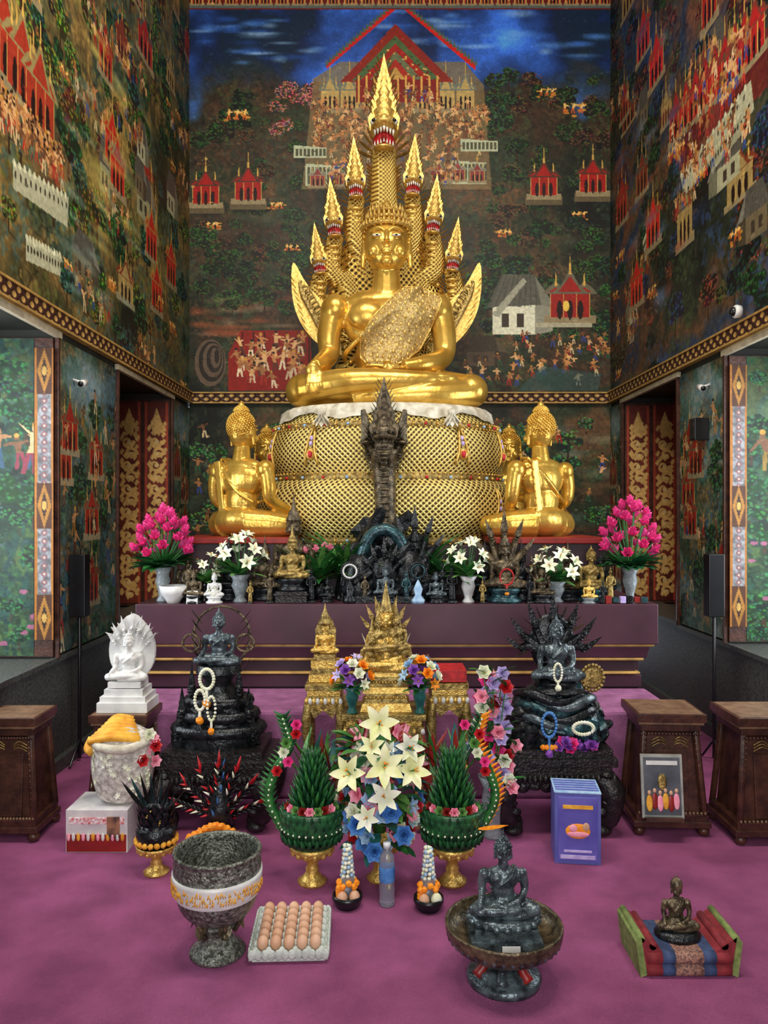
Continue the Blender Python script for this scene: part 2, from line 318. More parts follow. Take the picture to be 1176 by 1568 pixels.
# ---------------------------------------------------------------- mural canvas
def vn(h, w, c):
    gh, gw = int(h/c)+3, int(w/c)+3; g = rng.random((gh, gw)); y = np.arange(h)/c; x = np.arange(w)/c
    yi = y.astype(int); xi = x.astype(int); fy = y-yi; fx = x-xi; fy = (fy*fy*(3-2*fy))[:, None]; fx = (fx*fx*(3-2*fx))[None]
    a = g[yi][:, xi]; b = g[yi][:, xi+1]; c_ = g[yi+1][:, xi]; d = g[yi+1][:, xi+1]
    return (a*(1-fx)+b*fx)*(1-fy)+(c_*(1-fx)+d*fx)*fy
def fbm(h, w, c, o=4):
    s = 0; a = 1; t = 0
    for i in range(o):
        s = s+vn(h, w, max(c, 1.2))*a; t += a; a *= .55; c /= 2
    return s/t
class Cv:
    def __init__(s, w, h, stops, cell=90, o=5):
        s.w, s.h = w, h; n = fbm(h, w, cell, o); n = np.clip((n-.28)/.44, 0, 1); xs = np.linspace(0, 1, len(stops)); C = np.array(stops, float)
        s.a = np.stack([np.interp(n, xs, C[:, k]) for k in range(3)], -1)
    def detail(s, cols, cell=60, fine=4.5, al=.75):
        """foliage / rock / cloud brushwork: fine stipple gathered into larger masses"""
        for i, c in enumerate(cols):
            big = fbm(s.h, s.w, cell, 4); f = fbm(s.h, s.w, fine, 2)
            m = (np.clip((big-.53)/.05, 0, 1)*np.clip((f-.52)/.1, 0, 1)*al)[..., None]; s.a = s.a*(1-m)+np.array(c, float)*m
            e = (np.clip(1-np.abs(big-.53)/.006, 0, 1)*.5)[..., None]; s.a = s.a*(1-e*.7)
        s.a *= (.74+.5*fbm(s.h, s.w, 5, 3))[..., None]
    def deepen(s, g, k=1.0):
        """glaze: deepen darks, keep painted highlights"""
        s.a = 255*np.clip(s.a/255, 0, 1)**g*k
    def bl(s, x0, y0, x1, y1, fn, c, al=1):
        x0, y0, x1, y1 = max(0, int(x0)), max(0, int(y0)), min(s.w, int(x1)+2), min(s.h, int(y1)+2)
        if x1 <= x0 or y1 <= y0: return
        Y, X = np.mgrid[y0:y1, x0:x1]; m = (fn(X, Y)*al)[..., None]; v = s.a[y0:y1, x0:x1]; v[:] = v*(1-m)+np.array(c, float)*m
    def ell(s, cx, cy, rx, ry, c, al=1, soft=0):
        def f(X, Y):
            d = np.sqrt(((X-cx)/rx)**2+((Y-cy)/ry)**2)
            return np.clip((1-d)/soft, 0, 1) if soft else (d <= 1).astype(float)
        s.bl(cx-rx, cy-ry, cx+rx, cy+ry, f, c, al)
    def rect(s, x0, y0, x1, y1, c, al=1): s.bl(x0, y0, x1-1, y1-1, lambda X, Y: ((X >= x0) & (X <= x1) & (Y >= y0) & (Y <= y1)).astype(float), c, al)
    def poly(s, P, c, al=1):
        xs = [p[0] for p in P]; ys = [p[1] for p in P]
        def f(X, Y):
            r = np.zeros(X.shape, bool); n = len(P)
            for i in range(n):
                x1, y1 = P[i]; x2, y2 = P[i-1]
                if y1 == y2: continue
                r ^= ((Y < y1) != (Y < y2)) & (X < (x2-x1)*(Y-y1)/(y2-y1)+x1)
            return r.astype(float)
        s.bl(min(xs), min(ys), max(xs), max(ys), f, c, al)
    def person(s, x, y, h, c=None, sk=None):
        c = c or R.choice([(150, 44, 34), (180, 164, 130), (50, 86, 60), (150, 106, 46), (90, 50, 36), (56, 74, 130)])
        sk = sk or R.choice([(178, 130, 86), (150, 108, 70), (196, 160, 116), (110, 76, 52)])
        l = R.uniform(-.2, .2)*h; w = h*.09
        for k in (-1, 1): s.poly([(x+k*h*.13-w*.5, y), (x+k*w*.5-w*.6+l*.3, y-h*.48), (x+k*w*.5+w*.6+l*.3, y-h*.48), (x+k*h*.13+w*.6, y)], c)
        s.poly([(x-w+l*.3, y-h*.45), (x-w*1.2+l, y-h*.78), (x+w*1.2+l, y-h*.78), (x+w*.8+l*.3, y-h*.45)], sk)
        for k in (-1, 1): ex, ey = x+l+k*h*R.uniform(.2, .38), y-h*R.uniform(.45, 1.0); s.poly([(x+l+k*w, y-h*.78), (ex, ey), (ex+1, ey+1.5), (x+l+k*w*.6, y-h*.66)], sk)
        s.ell(x+l, y-h*.87, h*.075, h*.09, sk); s.ell(x+l, y-h*.94, h*.075, h*.06, (34, 26, 20) if R.random() < .6 else (176, 136, 60))
    def crowd(s, x0, y0, x1, y1, n, h, cs=None):
        P = sorted([(R.uniform(y0, y1), R.uniform(x0, x1)) for _ in range(n)])
        for y, x in P: s.person(x, y, h*R.uniform(.8, 1.15), R.choice(cs) if cs else None)
    def tree(s, x, y, r, c=(38, 58, 34)):
        s.poly([(x-r*.08, y+r*1.3), (x-r*.04, y), (x+r*.06, y), (x+r*.1, y+r*1.3)], (60, 44, 30))
        for i in range(14):
            a = R.uniform(0, 2*pi); q = R.random()**.5*r*.8; s.ell(x+cos(a)*q, y+sin(a)*q*.75, r*.33, r*.25, [v*R.uniform(.4, .9) for v in c])
        for i in range(50):
            a = R.uniform(0, 2*pi); q = R.random()**.5*r; s.ell(x+cos(a)*q, y+sin(a)*q*.75-r*.05, r*.06+.5, r*.04+.4, [v*R.uniform(1.1, 2.0) for v in c], .8)
    def pav(s, x, y, w, h, body=(140, 36, 28), rf=(100, 84, 60)):
        s.rect(x-w*.55, y-h*.1, x+w*.55, y, (140, 128, 100)); s.rect(x-w*.42, y-h*.42, x+w*.42, y-h*.08, body)
        for k in (-.22, 0, .22): s.ell(x+k*w, y-h*.18, w*.06, h*.13, (40, 20, 16))
        for k in (-.42, -.14, .14, .42): s.rect(x+k*w-.6, y-h*.42, x+k*w+.6, y-h*.08, (180, 150, 90))
        for k, ww in ((-.3, .28), (.3, .28), (0, .42)):
            t = .95 if k == 0 else .72; bx = x+k*w
            s.poly([(bx-w*ww, y-h*.4), (bx-w*ww*.5, y-h*.5), (bx, y-h*t*.78), (bx+w*ww*.5, y-h*.5), (bx+w*ww, y-h*.4)], rf)
            s.poly([(bx-w*ww*.6, y-h*.42), (bx, y-h*t*.68), (bx+w*ww*.6, y-h*.42)], body); s.poly([(bx-w*.03, y-h*t*.7), (bx, y-h*t), (bx+w*.03, y-h*t*.7)], (186, 156, 86))
    def house(s, x, y, w, h, wall=(170, 170, 152), rf=(90, 88, 80)):
        s.poly([(x-w*.5, y), (x-w*.5, y-h*.5), (x+w*.2, y-h*.55), (x+w*.2, y)], wall); s.poly([(x+w*.2, y), (x+w*.2, y-h*.55), (x+w*.5, y-h*.45), (x+w*.5, y-h*.06)], [v*.7 for v in wall])
        s.poly([(x-w*.6, y-h*.45), (x-w*.35, y-h), (x+w*.2, y-h), (x+w*.3, y-h*.5)], rf); s.poly([(x+w*.2, y-h*.97), (x+w*.3, y-h*.5), (x+w*.58, y-h*.42)], [v*1.3 for v in rf])
        for k in range(9): s.poly([(x-w*.57+k*w*.1, y-h*.46), (x-w*.34+k*w*.065, y-h*.99), (x-w*.33+k*w*.065, y-h*.99), (x-w*.56+k*w*.1, y-h*.46)], [v*.75 for v in rf])
        for k in (-.35, -.1): s.rect(x+k*w, y-h*.35, x+k*w+w*.12, y-h*.12, (70, 60, 50))
    def rampart(s, P, col=(150, 150, 126)):
        """battlemented white wall seen obliquely"""
        s.poly(P, col); (x0, y0), (x1, y1) = P[0], P[1]; n = 12
        for i in range(n):
            t = (i+.2)/n; x = x0+(x1-x0)*t; y = y0+(y1-y0)*t; s.ell(x, y, 2.4, 3, [v*1.15 for v in col]); s.ell(x+2, y+8, 1.6, 3, (70, 66, 54))
    def fly(s, x, y, r):
        for i in range(8): s.ell(x+R.uniform(-r, r), y+R.uniform(-r*.4, r*.5), r*.2, r*.1, (170, 126, 56))
        for i in range(3): s.person(x+(i-1)*r*.6, y+r*.3, r*.9, (180, 96, 46), (220, 176, 110))
    def spec(s, n=900, amp=18):
        for i in range(n):
            x, y = R.uniform(0, s.w), R.uniform(0, s.h); q = s.a[min(int(y), s.h-1), min(int(x), s.w-1)]; d = R.uniform(-amp, amp*1.4)
            s.ell(x, y, R.uniform(1, 4), R.uniform(.8, 2), np.clip(q+d, 0, 255), .7)
    def mesh(s, name, o, u, v):
        """o = top-left corner, u = full width vector, v = full height vector (down)"""
        s.a += (rng.random((s.h, s.w, 1))-.5)*8; s.a *= (.88+.24*fbm(s.h, s.w, 3, 2))[..., None]
        w, h = s.w, s.h; U = np.linspace(0, 1, w)[None, :, None]; Vv = np.linspace(0, 1, h)[:, None, None]
        P = (np.array(o)+U*np.array(u)+Vv*np.array(v)).reshape(-1, 3)
        i = np.arange(h*w).reshape(h, w); F = np.stack([i[:-1, :-1], i[1:, :-1], i[1:, 1:], i[:-1, 1:]], -1).reshape(-1, 4)
        me = bpy.data.meshes.new(name); me.vertices.add(len(P)); me.vertices.foreach_set('co', P.ravel().astype(np.float32))
        nf = len(F); me.loops.add(nf*4); me.loops.foreach_set('vertex_index', F.ravel().astype(np.int32))
        me.polygons.add(nf); me.polygons.foreach_set('loop_start', np.arange(0, nf*4, 4, dtype=np.int32)); me.update()
        c = np.clip(s.a, 0, 255)/255; c = np.where(c <= .04045, c/12.92, ((c+.055)/1.055)**2.4)
        A = me.color_attributes.new('Col', 'FLOAT_COLOR', 'POINT'); A.data.foreach_set('color', np.concatenate([c, np.ones((h, w, 1))], -1).ravel().astype(np.float32))
        me.materials.append(MURALM); ob = bpy.data.objects.new(name, me); S.collection.objects.link(ob); return ob

XL, XR, YB, ZC = -2.02, 2.35, 8.0, 7.3
# back wall mural, 1 cell = 6.78 mm
def back_mural():
    c = Cv(648, 960, [(22, 26, 22), (42, 46, 34), (72, 54, 40), (46, 58, 40), (96, 74, 52)], 120, 5)
    ox, oy = 290, -60
    X = lambda x: x-ox
    Y = lambda y: y-oy
    c.detail([(66, 84, 50), (96, 76, 52), (56, 72, 62)], 70, 5, .5)
    Yg, Xg = np.mgrid[0:960, 0:648]; yy = Yg+oy
    n = fbm(960, 648, 120, 5); sky = np.stack([24+70*np.clip(n-.45, 0, 1)*2, 46+120*np.clip(n-.45, 0, 1)*2, 70+210*np.clip(n-.42, 0, 1)*2], -1)
    m = np.clip((145-yy+(n-.5)*140)/40, 0, 1)[..., None]; c.a = c.a*(1-m)+sky*m
    for x, y, rx, ry in ((370, 60, 70, 22), (430, 85, 60, 16), (400, 40, 60, 18), (690, 60, 60, 18), (740, 40, 80, 22), (860, 70, 70, 20), (640, 30, 60, 14)):
        for i in range(11): c.ell(X(x+R.uniform(-rx, rx)), Y(y+R.uniform(-ry, ry)), R.uniform(14, 40), R.uniform(3, 9), R.choice([(60, 104, 176), (106, 156, 215), (40, 80, 144), (156, 184, 208)]), .5, .8)
    for i in range(40): c.tree(X(R.uniform(295, 460)), Y(R.uniform(150, 420)), R.uniform(9, 22), R.choice([(36, 54, 32), (44, 58, 34), (64, 50, 36)]))
    for i in range(40): c.tree(X(R.uniform(740, 930)), Y(R.uniform(110, 420)), R.uniform(9, 22), R.choice([(36, 54, 32), (44, 58, 34), (64, 50, 36)]))
    # heavenly palace
    for i in range(14): c.tree(X(R.uniform(415, 490)), Y(R.uniform(125, 200)), 14, (112, 78, 70))
    for i in range(10): c.tree(X(R.uniform(735, 790)), Y(R.uniform(110, 200)), 16, (40, 60, 40))
    c.poly([(X(462), Y(290)), (X(480), Y(120)), (X(520), Y(95)), (X(710), Y(95)), (X(740), Y(130)), (X(752), Y(290))], (126, 108, 76), .8)
    for x in (505, 535, 568, 650, 682, 712): c.pav(X(x), Y(172), 31, 84, (168, 148, 98), (112, 120, 108))
    c.poly([(X(520), Y(126)), (X(605), Y(36)), (X(695), Y(126))], (132, 48, 36))
    for k in range(5): c.poly([(X(538+k*13), Y(124)), (X(605), Y(54+k*12)), (X(674-k*13), Y(124))], [(80, 104, 68), (150, 44, 34), (104, 112, 84), (156, 52, 38), (176, 144, 84)][k])
    for i in range(60): xx = R.uniform(545, 665); c.ell(X(xx), Y(R.uniform(56+abs(xx-605)*1.0, 122)), 2, 1.4, R.choice([(190, 156, 90), (60, 80, 52), (110, 30, 26)]))
    for a, b_ in (((500, 98), (608, 2)), ((612, 2), (728, 98))):
        c.poly([(X(a[0]), Y(a[1])), (X(b_[0]), Y(b_[1])), (X(b_[0]), Y(b_[1]+10)), (X(a[0]), Y(a[1]+7))], (180, 38, 32))
        for t in np.linspace(0, 1, 22): xx = a[0]+(b_[0]-a[0])*t; y2 = a[1]+(b_[1]-a[1])*t; c.poly([(X(xx-3), Y(y2+2)), (X(xx), Y(y2-8)), (X(xx+3), Y(y2+2))], (84, 100, 80))
    c.rect(X(545), Y(122), X(672), Y(156), (124, 38, 30))
    for x in range(548, 675, 12): c.rect(X(x), Y(116), X(x+2), Y(158), (190, 154, 84))
    c.crowd(X(560), Y(146), X(665), Y(160), 24, 18)
    c.crowd(X(480), Y(164), X(745), Y(238), 330, 15, [(150, 110, 72), (190, 168, 122), (120, 58, 42), (166, 132, 86), (100, 94, 70), (76, 64, 54)])
    for x0, y0, x1, y1 in ((450, 222, 500, 242), (705, 212, 762, 232), (468, 250, 520, 285), (690, 245, 745, 282)):
        c.poly([(X(x0), Y(y0)), (X(x1), Y(y0+4)), (X(x1), Y(y1)), (X(x0), Y(y1))], (166, 172, 146))
        for x in range(x0+3, x1-3, 6): c.rect(X(x), Y(y0+6), X(x+3), Y(y1-4), (84, 84, 64))
    for x, y in ((486, 287), (515, 285), (548, 285), (672, 280), (700, 278), (730, 280)): c.pav(X(x), Y(y), 26, 46, (132, 64, 60), (130, 136, 118))
    c.crowd(X(500), Y(240), X(700), Y(285), 90, 15)
    # floating pavilions
    for x, y in ((315, 318), (380, 312), (832, 305), (907, 300)):
        c.ell(X(x), Y(y), 40, 16, (20, 24, 20), .6, .6); c.rect(X(x-28), Y(y-4), X(x+28), Y(y+8), (98, 88, 66)); c.pav(X(x), Y(y), 48, 84, (150, 34, 28), (84, 58, 44))
    for x, y, r in ((362, 178, 20), (836, 142, 14), (876, 168, 20), (424, 316, 13), (326, 346, 13), (772, 358, 14), (885, 330, 13), (446, 380, 12)): c.fly(X(x), Y(y), r)
    # middle brown mist
    for i in range(30): c.ell(X(R.uniform(290, 940)), Y(R.uniform(330, 440)), R.uniform(30, 90), R.uniform(4, 12), R.choice([(108, 86, 64), (84, 66, 50), (88, 86, 72)]), .4, .9)
    for i in range(44): c.tree(X(R.uniform(290, 940)), Y(R.uniform(340, 460)), R.uniform(9, 22), R.choice([(40, 64, 34), (30, 50, 34)]))
    # lower left
    for i in range(26): c.ell(X(R.uniform(292, 470)), Y(R.uniform(448, 520)), R.uniform(16, 50), R.uniform(4, 11), R.choice([(130, 76, 52), (156, 88, 56), (104, 56, 40), (144, 120, 100)]), .6, .8)
    for x, y, r in ((340, 400, 24), (372, 425, 22), (405, 455, 22), (430, 432, 18), (322, 380, 18), (440, 470, 16), (310, 440, 18), (355, 465, 14)): c.tree(X(x), Y(y), r, (42, 56, 32))
    c.poly([(X(350), Y(598)), (X(350), Y(540)), (X(368), Y(506)), (X(475), Y(506)), (X(478), Y(598))], (132, 36, 26))
    for x in range(370, 475, 17): c.rect(X(x), Y(508), X(x+2), Y(560), (84, 26, 18))
    c.crowd(X(360), Y(535), X(470), Y(594), 40, 32, [(190, 172, 144), (204, 188, 160), (96, 60, 44), (150, 50, 36)])
    for r in range(6): c.ell(X(322+r*2), Y(555-r*2), 24-r*4, 36-r*5, [(100, 86, 72), (50, 42, 36)][r % 2])
    # lower right
    for i in range(22): c.tree(X(R.uniform(720, 940)), Y(R.uniform(390, 560)), R.uniform(12, 24), R.choice([(42, 66, 36), (36, 58, 42)]))
    c.house(X(800), Y(512), 92, 92, (196, 196, 176), (92, 92, 82)); c.pav(X(872), Y(494), 72, 112, (146, 42, 34), (106, 102, 84)); c.ell(X(866), Y(468), 5, 8, (210, 180, 90)); c.rect(X(820), Y(494), X(905), Y(500), (160, 156, 134))
    c.poly([(X(752), Y(480)), (X(800), Y(425)), (X(806), Y(430)), (X(762), Y(486))], (150, 150, 134))
    c.house(X(745), Y(560), 60, 46, (90, 76, 60), (70, 62, 48)); c.crowd(X(790), Y(520), X(930), Y(566), 36, 18); c.crowd(X(700), Y(560), X(930), Y(596), 30, 20); c.poly([(X(790), Y(598)), (X(830), Y(560)), (X(920), Y(572)), (X(915), Y(598))], (60, 90, 92), .6)
    # lower register behind throne
    for i in range(100): c.ell(R.uniform(0, 648), Y(R.uniform(622, 860)), R.uniform(16, 50), R.uniform(4, 14), R.choice([(140, 146, 124), (96, 116, 116), (70, 88, 72), (120, 98, 66)]), .45, .8)
    for i in range(44): c.tree(R.uniform(0, 648), Y(R.uniform(640, 850)), R.uniform(12, 24), (56, 84, 52))
    c.crowd(0, Y(660), 648, Y(860), 60, 24)
    # top frieze
    c.rect(0, 0, 648, Y(14), (104, 34, 28)); c.rect(0, Y(8), 648, Y(12), (90, 100, 96))
    for x in range(0, 648, 26): c.pav(x+12, Y(8), 20, 34, (150, 60, 44), (60, 84, 120))
    c.spec(2600); c.deepen(1.22, 1.28); c.mesh('wall_back', ((290-588)*8/1180, YB, 1.6+(784+60)*8/1180), (648*8/1180, 0, 0), (0, 0, -960*8/1180))
back_mural()

def side_mural(name, xw, y0, right):
    D = 140; q = D/100.0; W, H = int((YB-y0)*D), int((ZC-2.83)*D)
    pal = [(28, 36, 26), (66, 66, 42), (118, 98, 60), (60, 76, 62), (140, 120, 72)] if not right else [(24, 28, 26), (48, 56, 44), (96, 72, 52), (46, 62, 84), (112, 80, 60)]
    c = Cv(W, H, pal, 130, 5); kx = abs(xw)*1180
    c.detail([(98, 108, 56), (150, 126, 74), (74, 100, 96)] if not right else [(72, 88, 52), (120, 76, 52), (60, 82, 118)], 90, 5.5, .6)
    def Q(px, py): y = kx/abs(px-588); return ((y-y0)*D, (ZC-(1.6+(784-py)*y/1180))*D)
    for i in range(60):
        c.ell(R.uniform(0, W), R.uniform(0, H*.8), R.uniform(25, 80), R.uniform(8, 34), R.choice([(150, 140, 86), (90, 114, 118), (160, 142, 90), (66, 80, 54)] if not right else [(56, 84, 140), (120, 68, 50), (96, 88, 66), (40, 54, 54)]), .45, .9)
    for i in range(190): c.tree(R.uniform(0, W), R.uniform(0, H), R.uniform(11, 30), R.choice([(50, 78, 38), (34, 62, 38), (80, 88, 42), (40, 70, 62), (84, 72, 38)] if not right else [(36, 60, 38), (28, 46, 42), (64, 60, 38), (38, 54, 72), (84, 54, 42)]))
    for i in range(16): c.pav(R.uniform(0, W), R.uniform(80, H-40), R.uniform(30, 64), R.uniform(60, 110), R.choice([(150, 44, 34), (120, 62, 42), (150, 132, 88)]), R.choice([(110, 92, 60), (80, 90, 80), (120, 60, 40)]))
    for i in range(12): c.house(R.uniform(0, W), R.uniform(60, H-30), R.uniform(40, 70), R.uniform(40, 60), R.choice([(160, 160, 134), (140, 140, 112), (110, 100, 78)]))
    for i in range(14): x, y = R.uniform(0, W), R.uniform(30, H); c.crowd(x-45, y-14, x+45, y+14, 14, 23)
    if not right:
        c.poly([Q(0, 60), Q(60, 110), Q(110, 260), Q(90, 300), Q(0, 190)], (120, 92, 62), .6)
        for p in ((8, 130), (35, 165), (62, 210)): c.pav(*Q(*p), 60, 110, (150, 60, 40), (140, 128, 88))
        c.rampart([Q(20, 245), Q(105, 300), Q(103, 345), Q(20, 285)], (164, 164, 140)); c.rampart([Q(40, 360), Q(95, 390), Q(92, 420), Q(40, 395)], (164, 164, 140))
        c.crowd(*Q(2, 200), *Q(95, 260), 90, 24, [(160, 60, 44), (186, 166, 128), (150, 106, 66), (90, 100, 80)])
        for p in ((172, 262), (180, 300), (232, 400), (240, 480), (262, 440)): c.pav(*Q(*p), 50, 96, (170, 44, 34), (160, 120, 66))
        for i in range(40): c.ell(*Q(R.uniform(110, 210), R.uniform(40, 480)), R.uniform(20, 60), R.uniform(4, 10), R.choice([(190, 176, 100), (130, 150, 140)]), .45, .8)
    else:
        c.poly([Q(1030, 240), Q(1130, 60), Q(1176, 40), Q(1176, 130), Q(1050, 260)], (140, 40, 34), .6)
        for i in range(9): t = i/8; c.pav(*Q(1035+t*120, 215-t*120), 44, 84, (160, 42, 36), (120, 66, 52))
        c.rampart([Q(1042, 268), Q(1150, 120), Q(1155, 165), Q(1048, 300)], (164, 164, 140)); c.rampart([Q(1085, 240), Q(1135, 172), Q(1138, 200), Q(1090, 262)]); c.rampart([Q(985, 370), Q(1000, 330), Q(1003, 345), Q(988, 400)])
        c.crowd(*Q(1030, 200), *Q(1150, 220), 90, 24, [(180, 64, 52), (200, 180, 146), (150, 60, 50), (60, 84, 140)])
        for p in ((1000, 380), (985, 90), (975, 470), (1005, 130)): c.pav(*Q(*p), 56, 96, (180, 44, 36), (130, 86, 54))
        for i in range(26): c.ell(*Q(R.uniform(945, 1040), R.uniform(20, 460)), R.uniform(14, 40), R.uniform(6, 18), R.choice([(70, 104, 164), (120, 140, 170), (150, 80, 60)]), .45, .8)
    for i in range(14): c.fly(R.uniform(0, W), R.uniform(H*.4, H), R.uniform(10, 18))
    c.spec(2500); c.deepen(1.25, 1.22); c.mesh(name, (xw, y0, ZC), (0, YB-y0, 0), (0, 0, -(ZC-2.83)))
side_mural('wall_left', XL, 3.3, False); side_mural('wall_right', XR, 3.6, True)

def low_mural(w, h, pal=None, g=False):
    W, H = int(w*150), int(h*150); c = Cv(W, H, pal or [(24, 40, 42), (52, 74, 70), (86, 76, 54), (46, 78, 60), (110, 126, 122)], 50, 6)
    if g:
        c.detail([(46, 84, 48), (70, 96, 50), (34, 70, 62)], 34, 4)
        c.ell(W*.4, H*.2, W*.5, H*.07, (104, 128, 92), .6, .7)
        for i in range(30): c.tree(R.uniform(0, W), R.uniform(H*.05, H), R.uniform(10, 22), (32, 66, 40))
        c.crowd(0, H*.4, W, H*.43, 4, 40, [(130, 104, 46), (120, 46, 60), (46, 76, 100)])
        for i in range(10): c.ell(R.uniform(0, W), R.uniform(H*.5, H), 4, 2, (140, 84, 108))
    else:
        c.detail([(74, 102, 78), (126, 110, 74), (64, 96, 112)], 40, 4)
        c.ell(W*.5, H*.1, W*.6, H*.1, (140, 172, 190), .6, .9)
        for i in range(26): c.tree(R.uniform(0, W), R.uniform(H*.2, H), R.uniform(10, 22), (42, 66, 46))
        for i in range(5): c.pav(R.uniform(0, W), R.uniform(H*.3, H*.95), 44, 80)
        c.crowd(0, H*.2, W, H, 30, 26)
    c.spec(200); return c
def floral(w, h):
    W, H = int(w*150), int(h*150); c = Cv(W, H, [(74, 26, 20), (108, 44, 30)], 30, 3); g = (196, 156, 90); cx = W/2
    c.rect(0, 0, 3, H, (150, 60, 40)); c.rect(W-4, 0, W, H, (150, 60, 40))
    y = H-14; k = 1
    while y > H*.14:
        for t in np.linspace(0, 1, 60):
            a = t*4.6*pi/2; r = W*.26*(1-t*.8); c.ell(cx+k*(W*.06)+cos(a)*r, y-sin(a)*r*k, 1.2+(1-t), 1.2+(1-t), g)
        for j in range(7):
            a = j*.9+R.random(); x2 = cx+cos(a)*W*.33; y2 = y+sin(a)*W*.26
            c.poly([(x2, y2), (x2+4, y2-6), (x2+1, y2-10), (x2-3, y2-4)], g)
        c.ell(cx, y, 3, 3, (200, 170, 110)); y -= W*.5; k = -k
    c.poly([(cx-9, H*.12), (cx, H*.03), (cx+9, H*.12)], g); c.ell(cx, H*.13, 7, 5, g)
    return c
def strip(h):
    W, H = 22, int(h*180); c = Cv(W, H, [(84, 84, 86), (140, 142, 146)], 4, 2)
    c.rect(0, 0, 3, H, (150, 96, 36)); c.rect(W-3, 0, W, H, (150, 96, 36)); m = W/2
    for y in range(0, H, 9): c.ell(m, y+4, 3.2, 3.2, (120, 84, 92)); c.ell(m, y+4, 1.4, 1.4, (180, 170, 150))
    for y0 in (0, H*.46, H-50):
        c.rect(3, y0, W-3, y0+50, (70, 40, 22)); c.poly([(m, y0), (W-3, y0+25), (m, y0+50), (3, y0+25)], (150, 104, 42)); c.poly([(m, y0+10), (W-7, y0+25), (m, y0+40), (7, y0+25)], (50, 30, 20)); c.ell(m, y0+25, 3, 5, (180, 144, 74))
    return c

# ---------------------------------------------------------------- room shell
b = B('floor'); b.box((.165, 3.2, -.05), (5.6, 10, .1), CARPET); b.end()
b = B('ceiling'); b.box((.165, 3.2, ZC+.05), (5.6, 10, .1), REDP); b.end()
def side(xw, sg, near, o1, o2, nm):
    """sg=-1 left, +1 right.  near=(y0,y1) near opening, o1..o2 far opening"""
    th = .55; xc = xw+sg*(th/2+.01)
    b = B('wall_%s_lower' % nm)
    b.box((xc, 3.0, .35), (th, 10.4, .7), STONE); b.box((xw-sg*.01, 3.0, .04), (.04, 10.4, .08), STONE); b.box((xw-sg*.0, 3.0, .69), (.03, 10.4, .03), STONE)
    for a, c_ in ((-2.2, near[0]), (near[1], o1), (o2, YB)): b.box((xc, (a+c_)/2, 1.71), (th, c_-a, 2.02), DARKP)
    b.box((xc, 3.0, 5.05), (th, 10.4, 4.66), DARKP)
    b.box((xw+sg*(th-.04), (o1+o2)/2, 1.71), (.04, o2-o1, 2.02), REDP)
    b.box((xw+sg*.15, (o1+o2)/2, .715), (.36, o2-o1, .03), STONE)
    b.end()
    t = B('trim_%s_frieze' % nm); t.box((xw-sg*.02, 3.1, 2.78), (.04, 9.8, .09), FRZ); t.box((xw-sg*.025, 3.1, 2.832), (.05, 9.8, .014), GTRIM); t.box((xw-sg*.025, 3.1, 2.728), (.05, 9.8, .014), GTRIM)
    for a, c_ in ((near[0], near[1]), (o1, o2)):
        t.box((xw-sg*.015, (a+c_)/2, 2.69), (.03, c_-a+.06, .04), PLASTER)
        for q in (a, c_): t.box((xw-sg*.012, q, 1.7), (.024, .025, 2.0), WOOD)
    t.end()
    low_mural(o1-near[1], 1.96).mesh('wall_%s_mural_panel' % nm, (xw-sg*.004, near[1]+.02, 2.68), (0, o1-near[1]-.04, 0), (0, 0, -1.96))
    low_mural(YB-o2, 1.96).mesh('wall_%s_mural_panel' % nm, (xw-sg*.004, o2+.02, 2.68), (0, YB-o2-.03, 0), (0, 0, -1.96))
    # painted shutters folded against the window reveals
    e = xw+sg*.53
    low_mural(.42, 1.94, [(16, 36, 26), (28, 54, 36), (44, 66, 42), (24, 52, 54), (62, 76, 42)], True).mesh('window_shutter_panel', (e if sg < 0 else xw+.12, near[1]-.03, 2.66), (.41, 0, 0), (0, 0, -1.94))
    strip(1.78).mesh('trim_%s_mosaic' % nm, (xw-.11 if sg < 0 else xw-.0, near[1]-.045, 2.6), (.115, 0, 0), (0, 0, -1.78))
    b = B('window_shutter'); b.box((xw+sg*.27, near[1]-.012, 1.69), (.53, .03, 1.95), WOOD); b.box((xw+sg*.27, o2-.012, 1.69), (.53, .03, 1.95), WOOD); b.end()
    for k in (0, 1):
        xa = xw+sg*(.02+k*.26); xb = xw+sg*(.24+k*.26)
        floral(.22, 1.9).mesh('window_floral_panel', (min(xa, xb), o2-.032, 2.64), (.22, 0, 0), (0, 0, -1.9))
side(XL, -1, (3.3, 4.74), 5.81, 7.31, 'left'); side(XR, 1, (3.8, 5.28), 6.13, 7.56, 'right')
b = B('trim_back_frieze'); b.box((.165, YB-.02, 2.78), (4.3, .04, .09), FRZ); b.box((.165, YB-.03, 2.832), (4.3, .05, .014), GTRIM); b.box((.165, YB-.03, 2.728), (4.3, .05, .014), GTRIM); b.end()
b = B('wall_front')
b.box((-2.0, -2.0, 2), (1.6, .1, 4), PLASTER); b.box((2.3, -2.0, 2), (1.6, .1, 4), PLASTER); b.box((.165, -2.0, 5.65), (5.4, .1, 3.3), PLASTER); b.end()

